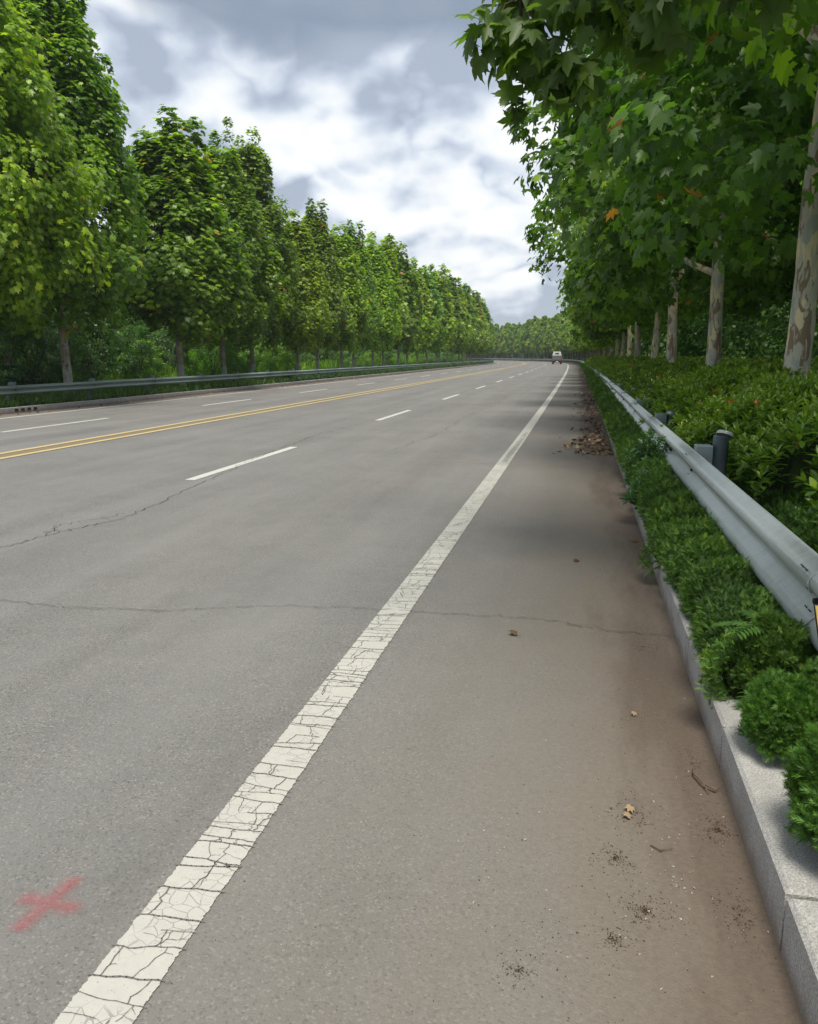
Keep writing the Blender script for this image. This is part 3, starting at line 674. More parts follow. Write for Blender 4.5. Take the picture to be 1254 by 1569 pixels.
# ---- woods behind both rows
WD = [make_tree('woodland_tree', 8.5, 1.0, 2.7, 'spread', 150, 7500, .2, .09, 51+i, M[('wood_leaf', 'wood_leaf')[i]], M['bark_dark'], kind='round', limbs=6, detail=7, clr=.6) for i in range(2)]
WF = make_tree('woodland_tree', 8.5, .4, 3.2, 'spread', 110, 2400, .5, .12, 55, M['wood_leaf'], M['bark_dark'], kind='round', limbs=4, detail=6, clr=.85)
def bush(name, H, R, nleaf, leaf, seed, leafm, kind, clr=.35, nclust=90):
    rs = np.random.RandomState(seed); rd = random.Random(seed); root = empty(name, (0, 0, 0))
    pos, nrm, tip, var, cl = crown_points(rs, H, .15, R, 'bush', nclust, nleaf, clr)
    mb = MB()
    for k in range(7):
        a = rd.uniform(0, 6.28); r = R*rd.uniform(.2, .7); z1 = H*rd.uniform(.5, .85)
        mb.tube([(0, 0, 0), (r*.35*math.cos(a), r*.35*math.sin(a), z1*.5), (r*math.cos(a), r*math.sin(a), z1)], [.035, .025, .008], 5, rnd=rd)
    mb.build('stems', M['bark_dark'], root, smooth=True)
    foliage('leaves', kind, pos, nrm, tip, leaf*rs.uniform(.6, 1.3, len(pos)), var, leafm, root); return root
BS = [bush('poplar_bush', 3.4, 1.6, 5200, .13, 61, M['silver_leaf'], 'round'),
      bush('leafy_bush', 2.6, 1.7, 5200, .15, 62, M['lime_leaf'], 'ell'),
      bush('willow_bush', 3.2, 1.5, 6500, .17, 63, M['wood_leaf'], 'willow')]
s = 21.; k = 0
GB = 'bushes growing behind the left row of trees'
names = {0: 'silvery', 1: 'bright yellow-green', 2: 'dark fine-leaved'}
marks = ['left of the leaning trunk', 'behind the leaning trunk', 'right of the leaning trunk', 'left of the pale bare trunk', 'behind the pale bare trunk', 'right of the pale bare trunk', 'between the low hanging crowns']
seen = {}
while s < 165:
    j = [0, 2, 0, 2, 0, 0, 2, 1, 2, 1, 1, 2, 1, 1, 1][k % 15] if s < 75 else [1, 1, 2, 1, 0][k % 5]
    sc = RD.uniform(.75, 1.15)*(1. if s < 60 else .85)
    i = seen.get(j, 0); seen[j] = i+1
    lab = f'{names[j]} bush behind the left guardrail, {ORD[i]} of its kind from the left' if s < 110 else f'{names[j]} bush in the far undergrowth behind the left row'
    place(BS[j], at(s, -22.5+RD.uniform(-1.6, 1.2), .15), RD.uniform(0, 6.28), (sc, sc, sc*(1.05 if s < 60 else .8)), lab, 'bush', GB)
    s += 2.6 if s < 60 else 4.; k += 1
s = 20.; k = 0
while s < 330:
    place(WD[k % 2] if s < 75 else WF, at(s, -29+RD.uniform(-2, 2), .15), RD.uniform(0, 6.28), RD.uniform(.75, 1.0), 'dark woodland tree beyond the bushes left of the road', 'tree', 'woodland trees beyond the left row')
    place(WF, at(s+2, -34+RD.uniform(-2, 2), .15), RD.uniform(0, 6.28), RD.uniform(.8, 1.0), 'dark woodland tree beyond the bushes left of the road', 'tree', 'woodland trees beyond the left row')
    s += 3.8 if s < 75 else 6.; k += 1
s = 9.; k = 0
while s < 345:
    o = 8.2 if k % 2 == 0 else 12.
    place(WD[k % 2] if s < 60 else WF, at(s, o+RD.uniform(-1, 1), .15), RD.uniform(0, 6.28), RD.uniform(.8, 1.1), 'dark woodland tree in the thicket behind the right row', 'tree', 'woodland trees behind the right row')
    s += 2.7 if s < 60 else 4.5; k += 1
for i, (s, o, sc) in enumerate([(13.5, 5.6, .62), (15.5, 6.6, .7), (18.5, 5.4, .6), (21, 4.9, .55)]):
    place(BS[1 if i != 2 else 2], at(s, o, .15), i*1.7, (sc, sc, sc*.85), f'yellow-green shrub {("right of", "behind and right of", "left of", "behind")[i]} the second mottled trunk' if i != 2 else 'fine-leaved shrub left of the second mottled trunk', 'bush', 'shrubs between the mottled trunks')
# clipped ball at the left edge
rs = np.random.RandomState(5)
def ball(name, c, r, n, leaf, mat, kind, label, sq=.8):
    root = empty(name, c)
    dv = rs.normal(size=(n, 3)); dv /= np.linalg.norm(dv, axis=1, keepdims=True); dv[:, 2] = np.abs(dv[:, 2]*1.1)-.15
    rad = r*(1+.05*vnoise(dv*3, 2)+rs.normal(0, .025, n))
    pos = dv*rad[:, None]*np.array([1, 1, sq])+np.array([0, 0, .1])
    foliage('leaves', kind, pos, dv+rs.normal(size=(n, 3))*.5, dv*.4+rs.normal(size=(n, 3))*.6+np.array([0, 0, .3]), leaf*rs.uniform(.7, 1.2, n), .45+rs.normal(0, .2, n), mat, root)
    mb = MB(); mb.tube([(0, 0, 0), (0, 0, r*.4)], [.05, .04], 8); mb.build('stem', M['bark_dark'], root)
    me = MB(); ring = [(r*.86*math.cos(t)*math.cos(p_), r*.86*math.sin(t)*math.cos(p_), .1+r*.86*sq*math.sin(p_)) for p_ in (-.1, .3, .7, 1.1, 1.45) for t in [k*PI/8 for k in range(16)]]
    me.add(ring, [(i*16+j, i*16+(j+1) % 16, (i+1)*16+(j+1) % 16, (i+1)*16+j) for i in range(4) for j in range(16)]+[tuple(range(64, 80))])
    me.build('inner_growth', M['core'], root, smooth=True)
    return tag(root, label, 'bush')
ball('clipped_bush', at(26.4, -21.2, .15), 1.25, 6000, .09, M['hedge_left'], 'round', 'dark ball-shaped clipped bush behind the guardrail at the left edge')

# ------------------------------------------------------------------ hedges
def hedge(name, mat, prof, s0, s1, dens, leaf, kind, label, cat='hedge', lump=.05, seed=1, fall=8., stuff=False, core=True, gap=None, lay=1.):
    "clipped hedge: sprigs over a lumpy profile (offset, z) running along the road"
    rs = np.random.RandomState(seed); P = np.array(prof, float); L = np.linalg.norm(np.diff(P, axis=0), axis=1); cum = np.concatenate([[0], np.cumsum(L)]); tot = cum[-1]
    # density falls with distance, sprig size grows
    ss = []; s = s0
    while s < s1:
        k_ = max(1., s/fall); n = max(3, int(dens*tot*.5/k_**1.7)); ss.append(rs.uniform(s, s+.5, n)); s += .5
    sa = np.concatenate(ss); n = len(sa); t = rs.uniform(0, tot, n)
    i = np.clip(np.searchsorted(cum, t)-1, 0, len(L)-1); f = (t-cum[i])/L[i]
    pq = P[i]+(P[i+1]-P[i])*f[:, None]; dn = (P[i+1]-P[i])/L[i][:, None]; nn = np.stack([-dn[:, 1], dn[:, 0]], 1)
    w = vnoise(np.stack([pq[:, 0]*4, sa*3, pq[:, 1]*4], 1), seed)*lump+vnoise(np.stack([pq[:, 0]*13, sa*10, pq[:, 1]*13], 1), seed+1)*lump*.45
    if kind == 'spray' and fall < 5:      # separate bushes grown together: creases every half metre
        q = (sa+.12*np.sin(sa*2.3)+.05*np.sin(sa*7))/.46; w = w+.085*(np.abs(np.sin(q*PI))**.6-.78)*np.clip(14/np.maximum(sa, 1), .2, 1)
    w = w+np.where(rs.uniform(size=n) < .2, rs.uniform(0, lump, n), -rs.uniform(0, lump*1.2, n))
    pq = pq+nn*w[:, None]
    pos = atn(sa, pq[:, 0], pq[:, 1]); h = np.interp(sa, np.arange(len(PA))*DS, PA[:, 2])
    nv = np.stack([nn[:, 0]*np.cos(h), nn[:, 0]*np.sin(h), nn[:, 1]], 1)
    tip = nv*.8+np.array([0, 0, .55])+rs.normal(size=(n, 3))*.45
    nr = nv*.4+rs.normal(size=(n, 3))*.8+np.array([0, 0, .4])
    sz = leaf*np.clip(sa/fall, 1, 9)**.75*rs.uniform(.6, 1.3, n)
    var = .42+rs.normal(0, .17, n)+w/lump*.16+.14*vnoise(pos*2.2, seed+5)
    if kind in ('ell', 'round'):
        nr = nv*.5+np.array([0, 0, .75])+rs.normal(size=(n, 3))*.4; tip = rs.normal(size=(n, 3))+nv*.6
    root = empty(name, at(s0, P[:, 0].mean(), 0)); inv = np.array(root.location)
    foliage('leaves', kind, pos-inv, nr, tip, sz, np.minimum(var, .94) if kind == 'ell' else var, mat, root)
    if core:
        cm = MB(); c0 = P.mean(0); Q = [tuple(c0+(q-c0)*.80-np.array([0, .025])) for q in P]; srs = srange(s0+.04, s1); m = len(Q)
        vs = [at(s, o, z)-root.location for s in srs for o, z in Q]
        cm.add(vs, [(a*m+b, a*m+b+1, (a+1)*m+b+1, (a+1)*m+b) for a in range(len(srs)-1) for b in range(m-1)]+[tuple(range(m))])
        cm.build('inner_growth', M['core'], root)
    return tag(root, label, cat)
hedge('juniper_hedge', M['juniper'], [(.675, .15), (.62, .27), (.645, .38), (.74, .455), (.92, .45), (1.0, .36), (1.03, .16)], 3.30, 200, 24000, .034, 'spray', 'clipped green juniper hedge between kerb and right guardrail', lump=.035, seed=3, fall=4.2)
hedge('juniper_hedge', M['juniper'], [(1.42, .15), (1.40, .34), (1.5, .44), (1.8, .47), (2.1, .42)], 2.2, 7.4, 6500, .045, 'spray', 'low dark juniper strip behind the right guardrail beside the first post', lump=.05, seed=4, fall=5.)
hedge('box_hedge', M['hedge_left'], [(-17.05, .12), (-17.05, .38), (-16.9, .48), (-16.4, .48), (-16.2, .38), (-16.15, .12)], 44, 240, 900, .07, 'round', 'low dark clipped hedge under the left guardrail', lump=.05, seed=6, fall=60.)
def rosettes(name, region, n, leaf, mat, zf, seed, nl=8, label='', cat='hedge', s_bias=1., corefn=None):
    rs = np.random.RandomState(seed); s0, s1, o0, o1 = region
    u = rs.uniform(size=n)**s_bias; sa = s0+(s1-s0)*u; oa = rs.uniform(o0, o1, n)
    z = zf(sa, oa)+rs.normal(0, .035, n)-np.where(rs.uniform(size=n) < .35, rs.uniform(0, .28, n), 0)
    P = atn(sa, oa, z); k = np.repeat(np.arange(n), nl); m = len(k)
    ang = np.tile(np.arange(nl)*2.4, n)+np.repeat(rs.uniform(0, 6.28, n), nl)
    el = np.tile(np.linspace(-.15, 1.15, nl), n)+rs.normal(0, .18, m)
    ax = np.repeat(rs.normal(0, .28, (n, 2)), nl, 0)
    # lean outward at the hedge face nearest the road
    face = np.repeat(np.clip(1-(oa-o0)/.35, 0, 1), nl)
    tip = np.stack([np.cos(ang)*np.cos(el)+ax[:, 0]-face*.7, np.sin(ang)*np.cos(el)+ax[:, 1]-.12, np.sin(el)], 1)
    nr = np.stack([-np.cos(ang)*np.sin(el), -np.sin(ang)*np.sin(el), np.cos(el)], 1)+rs.normal(0, .15, (m, 3))
    far = np.maximum(1, sa/9.)**.75
    sz = np.repeat(leaf*far*rs.uniform(.75, 1.2, n), nl)*np.tile(np.linspace(1.05, .6, nl), n)*rs.uniform(.85, 1.15, m)
    pos = P[k]+tip*.012-np.stack([np.zeros(m), np.zeros(m), np.tile(np.linspace(.07, 0, nl), n)], 1)
    patch = .16*vnoise(P*1.1, seed+9)
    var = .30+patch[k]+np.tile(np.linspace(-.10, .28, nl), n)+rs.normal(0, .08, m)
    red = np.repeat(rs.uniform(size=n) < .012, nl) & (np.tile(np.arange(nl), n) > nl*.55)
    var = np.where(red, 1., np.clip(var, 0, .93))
    root = empty(name, at(s0, o0)); inv = np.array(root.location)
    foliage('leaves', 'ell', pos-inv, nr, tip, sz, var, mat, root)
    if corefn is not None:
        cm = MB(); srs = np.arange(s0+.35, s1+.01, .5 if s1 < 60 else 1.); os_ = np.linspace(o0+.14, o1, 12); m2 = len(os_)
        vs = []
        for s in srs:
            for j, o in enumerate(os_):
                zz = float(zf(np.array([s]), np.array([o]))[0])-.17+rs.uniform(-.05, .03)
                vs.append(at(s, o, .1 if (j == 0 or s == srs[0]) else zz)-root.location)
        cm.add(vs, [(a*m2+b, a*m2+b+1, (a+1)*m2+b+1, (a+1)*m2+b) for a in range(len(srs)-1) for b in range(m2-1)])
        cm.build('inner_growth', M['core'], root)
    return tag(root, label, cat)
def zphot(s, o):
    return .95+.34*np.clip((o-1.3)/1.2, 0, 1)+.06*np.clip((s-4)/6, 0, 1)+.10*vnoise(np.stack([o*1.6, s*1.3, o*0], 1), 17)+.05*vnoise(np.stack([o*5, s*5, o*0], 1), 18)-.22*np.clip(1-(o-1.12)/.30, 0, 1)-.2*np.clip(1-(o-1.42)/.22, 0, 1)*(s < 8)
rosettes('photinia_hedge', (6.3, 15., 1.36, 5.2), 5000, .112, M['photinia_leaf'], zphot, 71, label='waist-high glossy photinia hedge behind the nearer right guardrail, some red tips', corefn=1)
rosettes('photinia_hedge', (8.3, 100., 1.10, 6.2), 8500, .098, M['photinia_leaf'], zphot, 72, nl=7, label='leafy hedge running on around the trunks behind the far right guardrail', s_bias=1.9, corefn=1)
def shrub(name, cx, cs, z0, r, h, n, leaf, mat, label, seed, kind='ell', nl=8, cat='shrub', grp=None):
    rs = np.random.RandomState(seed); root = empty(name, at(cs, cx, z0))
    dv = rs.normal(size=(n, 3)); dv /= np.linalg.norm(dv, axis=1, keepdims=True); dv[:, 2] = np.abs(dv[:, 2])
    P = dv*np.array([r, r, h])*(rs.uniform(.45, 1.05, n)**.6)[:, None]; k = np.repeat(np.arange(n), nl); m = len(k)
    ang = np.tile(np.arange(nl)*2.4, n)+np.repeat(rs.uniform(0, 6.28, n), nl); el = np.tile(np.linspace(-.2, 1.1, nl), n)+rs.normal(0, .2, m)
    ax = np.stack([np.cos(ang)*np.cos(el), np.sin(ang)*np.cos(el), np.sin(el)], 1); tip = ax+dv[k]*.8
    nr = np.stack([-np.cos(ang)*np.sin(el), -np.sin(ang)*np.sin(el), np.cos(el)], 1)+rs.normal(0, .2, (m, 3))
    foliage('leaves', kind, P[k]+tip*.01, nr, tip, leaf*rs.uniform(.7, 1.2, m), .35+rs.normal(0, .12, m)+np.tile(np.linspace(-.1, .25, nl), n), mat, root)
    mb = MB(); rd = random.Random(seed)
    for q in P[::max(1, n//22)]: mb.tube([(0, 0, 0), (q[0]*.45, q[1]*.45, q[2]*.6), tuple(q)], [.007, .005, .002], 5)
    mb.build('stems', M['twig'], root)
    return tag(root, label, cat, grp)
shrub('broadleaf_shrub', .80, 9.3, .16, .27, .62, 95, .085, M['broad_leaf'], 'leafy self-sown shrub pushing through the juniper hedge over the rail', 81)
shrub('broadleaf_shrub', .66, 7.9, .17, .18, .33, 40, .08, M['broad_leaf'], 'dark leafy weed spilling over the kerb in front of the self-sown shrub', 82)
shrub('narrow_leaved_weed', .63, 5.75, .10, .14, .28, 60, .075, M['weed'], 'narrow-leaved weed hanging over the kerb below the hedge corner', 83, kind='willow')
shrub('photinia_shrub', 1.80, 5.1, .25, .34, .62, 120, .10, M['photinia_leaf'], 'glossy photinia shrub at the right edge leaning over the rail', 84)
shrub('photinia_shrub', 2.15, 6.3, .25, .55, .80, 260, .10, M['photinia_leaf'], 'large glossy shrub behind the first post, right of its cap', 85)
shrub('photinia_shrub', 1.75, 3.75, .25, .30, .42, 80, .10, M['broad_leaf'], 'low dark shrub half hidden behind the nearest rail joint', 86)
shrub('photinia_shrub', 1.62, 8.0, .25, .38, .78, 170, .10, M['photinia_leaf'], 'loose glossy shrub crowding the first post from behind', 88)
shrub('photinia_shrub', 1.30, 10.2, .25, .32, .66, 120, .095, M['photinia_leaf'], 'glossy shrub sprawling over the rail top beyond the first post', 89)
shrub('photinia_shrub', 1.30, 13.3, .25, .34, .72, 120, .10, M['photinia_leaf'], 'second glossy shrub sprawling over the rail top beyond the first post', 90)
shrub('photinia_shrub', 2.85, 5.6, .25, .6, .9, 240, .10, M['photinia_leaf'], 'bushy shrub filling the right edge below the thick trunk', 87)

def juniper(c, r, n, label, seed, leaf=.034):
    rs = np.random.RandomState(seed); root = empty('juniper_shrub', c)
    dv = rs.normal(size=(n, 3)); dv /= np.linalg.norm(dv, axis=1, keepdims=True); dv[:, 2] = np.where(dv[:, 2] < -.35, -dv[:, 2], dv[:, 2])
    w = 1+.16*vnoise(dv*3.2, seed)+.10*vnoise(dv*9, seed+1)-rs.uniform(0, .16, n)
    pos = dv*np.array(r)*w[:, None]+np.array([0, 0, r[2]*.8])
    foliage('leaves', 'spray', pos, dv*.4+rs.normal(size=(n, 3))*.8, dv*.7+np.array([0, 0, .7])+rs.normal(size=(n, 3))*.4, leaf*rs.uniform(.6, 1.3, n), .45+rs.normal(0, .17, n)+.18*vnoise(dv*5, seed+2), M['juniper'], root)
    mb = MB(); mb.tube([(0, 0, -.02), (0, 0, r[2]*.8)], [.015, .01], 6); mb.build('stem', M['twig'], root)
    return tag(root, label, 'shrub', 'separate juniper shrubs at the near end of the hedge')
juniper((.835, 2.27, .15), (.175, .20, .25), 26000, 'upright bright green juniper bush cut by the right edge above the kerb', 91)
juniper((.765, 2.88, .16), (.125, .145, .165), 15000, 'small round juniper bush on the kerb left of the bush at the right edge', 92)
juniper((.83, 3.36, .16), (.14, .13, .21), 9000, 'juniper bush closing the near end of the clipped hedge under the seedling', 95)
juniper((.98, 3.0, .2), (.12, .18, .17), 5000, 'shaded juniper bush under the rail behind the small round one', 93)
juniper((.97, 1.62, .16), (.16, .26, .16), 9000, 'juniper bush in the lower right corner with long bare shoots', 94)
mb = MB()
for tipp in ((.78, 1.93, .30), (.76, 1.84, .24), (.79, 1.78, .33), (.83, 1.88, .22)): mb.tube([(.93, 1.66, .2), ((.93+tipp[0])/2, (1.66+tipp[1])/2, .27), tipp], [.004, .003, .0015], 5)
tw = mb.build('juniper_shoot', M['juniper']); tag(tw, 'thin bare juniper shoots reaching over the kerb at the lower right', 'shoots')
# feathery acacia seedling
def fronds():
    rd = random.Random(3); root = empty('feathery_seedling', (.86, 3.45, .2)); pos = []; tip = []; nr = []; mb = MB()
    for a, L, el, st in [(2.5, .26, .25, (0, 0, .26)), (3.3, .30, .05, (-.02, -.02, .22)), (4.1, .28, -.25, (-.02, -.04, .16)), (1.9, .24, .5, (.0, 0, .24)), (.6, .2, .3, (.02, 0, .2)), (3.8, .25, .35, (0, -.02, .3)), (3., .24, -.35, (-.06, -.08, .10)), (4.6, .24, -.1, (0, -.05, .14)), (5.3, .2, .1, (.02, -.04, .2))]:
        p = Vector(st); dv = Vector((math.cos(a)*math.cos(el), math.sin(a)*math.cos(el), math.sin(el))); pts = [p.copy()]
        for k in range(13):
            dv = (dv+Vector((0, 0, -.05))).normalized(); p = p+dv*L/13; pts.append(p.copy())
            side = dv.cross(Vector((0, 0, 1))).normalized()
            for sg in (-1, 1):
                pos.append(tuple(p)); tip.append(tuple(side*sg+dv*.45+Vector((0, 0, -.15)))); nr.append(tuple(Vector((0, 0, 1))+side*sg*.2))
        mb.tube(pts, [.0022]*len(pts), 4); mb.tube([(0, 0, 0), (st[0]*.5, st[1]*.5, st[2]*.6), st], [.005, .004, .0025], 5)
    n = len(pos); pos, tip, nr = map(np.array, (pos, tip, nr)); rs = np.random.RandomState(2)
    foliage('leaves', 'willow', pos, nr, tip, .062*rs.uniform(.8, 1.1, n), rs.uniform(.2, 1, n), M['frond'], root, sx=1.5)
    mb.build('stems', M['frond'], root); return tag(root, 'feathery fern-like seedling hanging over the kerb between the junipers', 'plant')
fronds()
# weeds and grass on the left verge, ground cover right
def cover(name, s0, s1, o0, o1, n, size, mat, seed, kind='blades', z=.13):
    rs = np.random.RandomState(seed); u = rs.uniform(size=n)**1.8; sa = s0+(s1-s0)*u; oa = rs.uniform(o0, o1, n)
    P = atn(sa, oa, np.full(n, z)); up = rs.normal(size=(n, 3))*.35+np.array([0, 0, 1])
    o = foliage(name, kind, P, rs.normal(size=(n, 3))*np.array([1, 1, .2]), up, size*rs.uniform(.5, 1.4, n)*np.maximum(1, sa/30)**.6, rs.uniform(.1, .95, n), mat)
    return tag(o, kind='stuff')
cover('verge_grass', 10, 130, -22, -16.1, 26000, .30, M['weed'], 101)
cover('verge_weeds', 12, 60, -18.5, -16.15, 5000, .14, M['wood_leaf'], 102, 'ell', .2)
cover('undergrowth', 12, 110, -28, -21, 14000, .6, M['lime_leaf'], 103, 'blades', .2)
cover('shade_undergrowth', 8, 90, 6, 12, 9000, .55, M['weed'], 104, 'blades', .2)

# ------------------------------------------------------------------ guardrails
WPROF = [(.083, .775), (.078, .768), (.030, .742), (.008, .722), (0, .700), (.004, .680), (.022, .656), (.066, .618), (.078, .604), (.080, .595), (.078, .586), (.066, .572), (.022, .534), (.004, .510), (0, .490), (.008, .468), (.030, .448), (.078, .422), (.083, .415)]
def guardrail(name, o0, side, s0, nsec, mrail, mpost, label, joint=4., zsc=1., zof=0.):
    root = empty(name, at(s0, o0)); r0 = root.location
    rd = random.Random(9)
    def prof(th, push): return [(o0+side*(d+th-push), (z-.595)*zsc+.595+zof) for d, z in WPROF]
    for k in range(nsec):
        a = s0+k*joint; b = a+joint+.16; push = .006 if k % 2 else 0.
        dz = rd.uniform(-.006, .006) if k > 1 else 0
        srs = list(np.linspace(a, b, 5)) if a < 150 else [a, b]
        F, B = prof(0, push), prof(.004, push); m = len(F); vs = []
        for s in srs: vs += [at(s, o, z+dz)-r0 for o, z in F]
        for s in srs: vs += [at(s, o, z+dz)-r0 for o, z in B]
        nb = len(srs)*m; fs = []
        for i in range(len(srs)-1):
            for j in range(m-1):
                fs.append((i*m+j, i*m+j+1, (i+1)*m+j+1, (i+1)*m+j)); fs.append((nb+i*m+j, nb+(i+1)*m+j, nb+(i+1)*m+j+1, nb+i*m+j+1))
        for i in range(len(srs)-1):
            for j in (0, m-1): fs.append((i*m+j, (i+1)*m+j, nb+(i+1)*m+j, nb+i*m+j))
        for i in (0, len(srs)-1):
            for j in range(m-1): fs.append((i*m+j, i*m+j+1, nb+i*m+j+1, nb+i*m+j))
        bm = MB(); bm.add(vs, fs); bo = bm.build('rail_beam', mrail, root, smooth=True)
        if a < 46:
            bb = MB(); sl = MB()
            for ds in (.05, .105):
                for d, z in ((.014, .735), (.044, .640), (.046, .553), (.014, .458)):
                    z = (z-.595)*zsc+.595+zof
                    c = at(a+ds+.03, o0+side*(d-push-.002), z)-r0; R = Matrix.Rotation(-side*(.75 if z > .7 or .5 < z < .6 else -.75), 3, 'Y')
                    sl.box(c, (.006, .026, .012), R)
            sl.build('bolt_slots', M['bolt'], bo)
            bb.tube([at(a+.09, o0+side*(.08-push), .595+zof)-r0, at(a+.09, o0+side*(.055-push), .595+zof)-r0], [.016, .012], 10); bb.build('bolt', M['bolt'], bo)
        # post, spacer and cap at every joint
        if a < 330:
            pc = at(a+.09, o0+side*.30)-r0; h = (.895 if side > 0 and k < 3 else .84 if side > 0 else .70)+zof+rd.uniform(-.02, .02)
            pm = MB(); pm.tube([(pc.x, pc.y, .05), (pc.x, pc.y, h)], [.068, .068], 20 if a < 40 else 8)
            po = pm.build('post', mpost, root, smooth=False)
            if a < 60: po.data.polygons.foreach_set('use_smooth', [len(p_.vertices) == 4 for p_ in po.data.polygons])
            if a < 130:
                sc_ = at(a+.09, o0+side*.155)-r0; sm = MB(); R = Matrix.Rotation(hd(a), 3, 'Z')
                sm.box((sc_.x, sc_.y, .645+zof), (.14, .17, .36), R, .006); sm.build('spacer', mpost, root)
                cm = MB(); tilt = Matrix.Rotation(.0, 3, 'X')
                if k == 2 and side > 0: tilt = Matrix.Rotation(-.35, 3, 'X') @ Matrix.Rotation(.28, 3, 'Y')
                prof_c = [(.072, -.02), (.074, .0), (.066, .012), (.04, .02), (.004, .023)]; n_ = 18; vs = []
                off = Vector((pc.x+(.03 if k == 2 and side > 0 else 0), pc.y, h+(.02 if k == 2 and side > 0 else .002)))
                for rr_, zz in prof_c: vs += [off+tilt @ Vector((rr_*math.cos(2*PI*q/n_), rr_*math.sin(2*PI*q/n_), zz)) for q in range(n_)]
                cm.add(vs, [(i*n_+j, i*n_+(j+1) % n_, (i+1)*n_+(j+1) % n_, (i+1)*n_+j) for i in range(4) for j in range(n_)]+[tuple(range(72, 90))])
                cm.build('post_cap', M['cap'] if (side > 0) else mpost, po, smooth=True)
    return tag(root, label, 'guardrail')
guardrail('guardrail', .95, 1, -.60, 78, M['rail'], M['post'], 'pale galvanised steel guardrail with double wave along the right shoulder')
guardrail('guardrail', -16.35, -1, 8.6, 58, M['rail_left'], M['post_left'], 'green-grey steel guardrail behind the far left kerb', zsc=.78, zof=.02)
# amber delineator in the rail's trough
dl = empty('reflector', (.985, 3.16, .60)); mb = MB()
def trap(mb, y0, y1, k):
    pts = [(-.075*k, .075*k), (.075*k, .075*k), (.045*k, -.085*k), (-.045*k, -.085*k)]
    mb.add([(a, y0, b) for a, b in pts]+[(a, y1, b) for a, b in pts], [(0, 1, 2, 3), (7, 6, 5, 4), (0, 4, 5, 1), (1, 5, 6, 2), (2, 6, 7, 3), (3, 7, 4, 0)])
trap(mb, 0, .006, 1.); mb.build('housing', M['blackpl'], dl)
mb = MB(); trap(mb, -.008, -.001, .93); mb.build('lens', M['amber'], dl)
mb = MB(); mb.box((.0, .03, .0), (.03, .06, .04)); mb.build('bracket', M['blackpl'], dl)
dl.rotation_euler = (math.radians(-8), 0, math.radians(-6))
tag(dl, 'amber trapezoid reflector bolted in the nearest rail trough at the right edge', 'reflector')
# drain grating in left kerb: four square holes
dr = empty('kerb_drain', at(20.3, KL+.002, 0))
for i in range(4):
    mb = MB(); mb.box((.004, -.42+i*.27, .085), (.014, .14, .075), bev=.004); mb.build('drain_hole', M['blackpl'], dr)
tag(dr, 'row of four square drain holes in the left kerb', 'drain')

# ------------------------------------------------------------------ litter
def crumbs(name, spots, mat, smin, smax, seed, kind='stuff'):
    rd = random.Random(seed); mb = MB()
    for (x_, y_, r, n, el) in spots:
        for _ in range(n*3):
            a = rd.uniform(0, 6.28); q = r*abs(rd.gauss(0, .62)); sz = smin+(smax-smin)*rd.random()**2
            c = Vector((x_+q*math.cos(a), y_+q*math.sin(a)*el, sz*.3)); nz = math.sin(c.x*47+c.y*31)+math.sin(c.x*83-c.y*59+2)+math.sin(c.y*97+c.x*21)
            if nz < -.6 and rd.random() < .8: continue
            if c.x > KR-.01: continue
            b = [Vector((rd.uniform(-1, 1), rd.uniform(-1, 1), rd.uniform(-.4, .5))).normalized()*sz*rd.uniform(.6, 1) for _ in range(4)]
            mb.add([c+b[0], c+b[1], c+b[2], c+b[3]], [(0, 1, 2), (0, 2, 3), (0, 3, 1), (1, 3, 2)])
    return tag(mb.build(name, mat), kind=kind)
SP = [(.23, 2.66, .10, 260, 1.2), (.17, 2.4, .09, 220, 1.), (.25, 2.16, .09, 300, 1.), (.15, 2.02, .07, 120, 1.), (.53, 2.63, .07, 320, 1.6), (.52, 2.2, .08, 260, 2.), (.32, 3.5, .12, 60, 1.), (-.31, 4.44, .06, 110, .6), (.5, 3.1, .1, 120, 2.), (-.1, 1.85, .06, 90, 1.), (.4, 4.4, .15, 160, 1.5), (.44, 9.6, .14, 200, 2.), (.1, 3.2, 1.3, 260, 2.), (0., 2.0, .8, 300, 1.), (.2, 6, .6, 220, 3.)]
SP += [(RD.uniform(.1, .55), 12.5+RD.uniform(0, 40), .25, 120, 3.) for _ in range(26)]
crumbs('soil_crumbs', SP, M['soil'], .001, .0048, 5)
crumbs('loose_grit', [(.35, 14.3, .45, 260, 2.5), (.2, 20, .4, 130, 6.), (-.2, 2.4, 1.2, 70, 1.3), (.35, 2.3, .3, 60, 3.)], M['pebble'], .0025, .008, 6)
def litter(name, n, s0, s1, o0, o1, size, seed, bias=1., z=.012, dens=None):
    rs = np.random.RandomState(seed); u = rs.uniform(size=n)**bias; sa = s0+(s1-s0)*u; oa = o1-(o1-o0)*np.abs(rs.normal(0, .45, n)); oa = np.clip(oa, o0-.3, o1)
    P = atn(sa, oa, z+rs.uniform(0, .02, n))
    o = foliage(name, 'plane', P, rs.normal(size=(n, 3))*.55+np.array([0, 0, 1]), rs.normal(size=(n, 3))*np.array([1, 1, .3]), size*rs.uniform(.4, 1.2, n), rs.uniform(0, 1, n), M['dry_leaf'])
    return tag(o, kind='stuff')
litter('leaf_litter', 170, 13.3, 15.6, -.25, .52, .085, 111)
litter('leaf_litter', 260, 15.6, 34, -.1, .54, .085, 112, 1.3)
litter('leaf_litter', 120, 34, 100, .0, .55, .11, 113)
litter('leaf_litter', 300, 18, 120, -15.74, -15.2, .09, 114)
rs = np.random.RandomState(9)
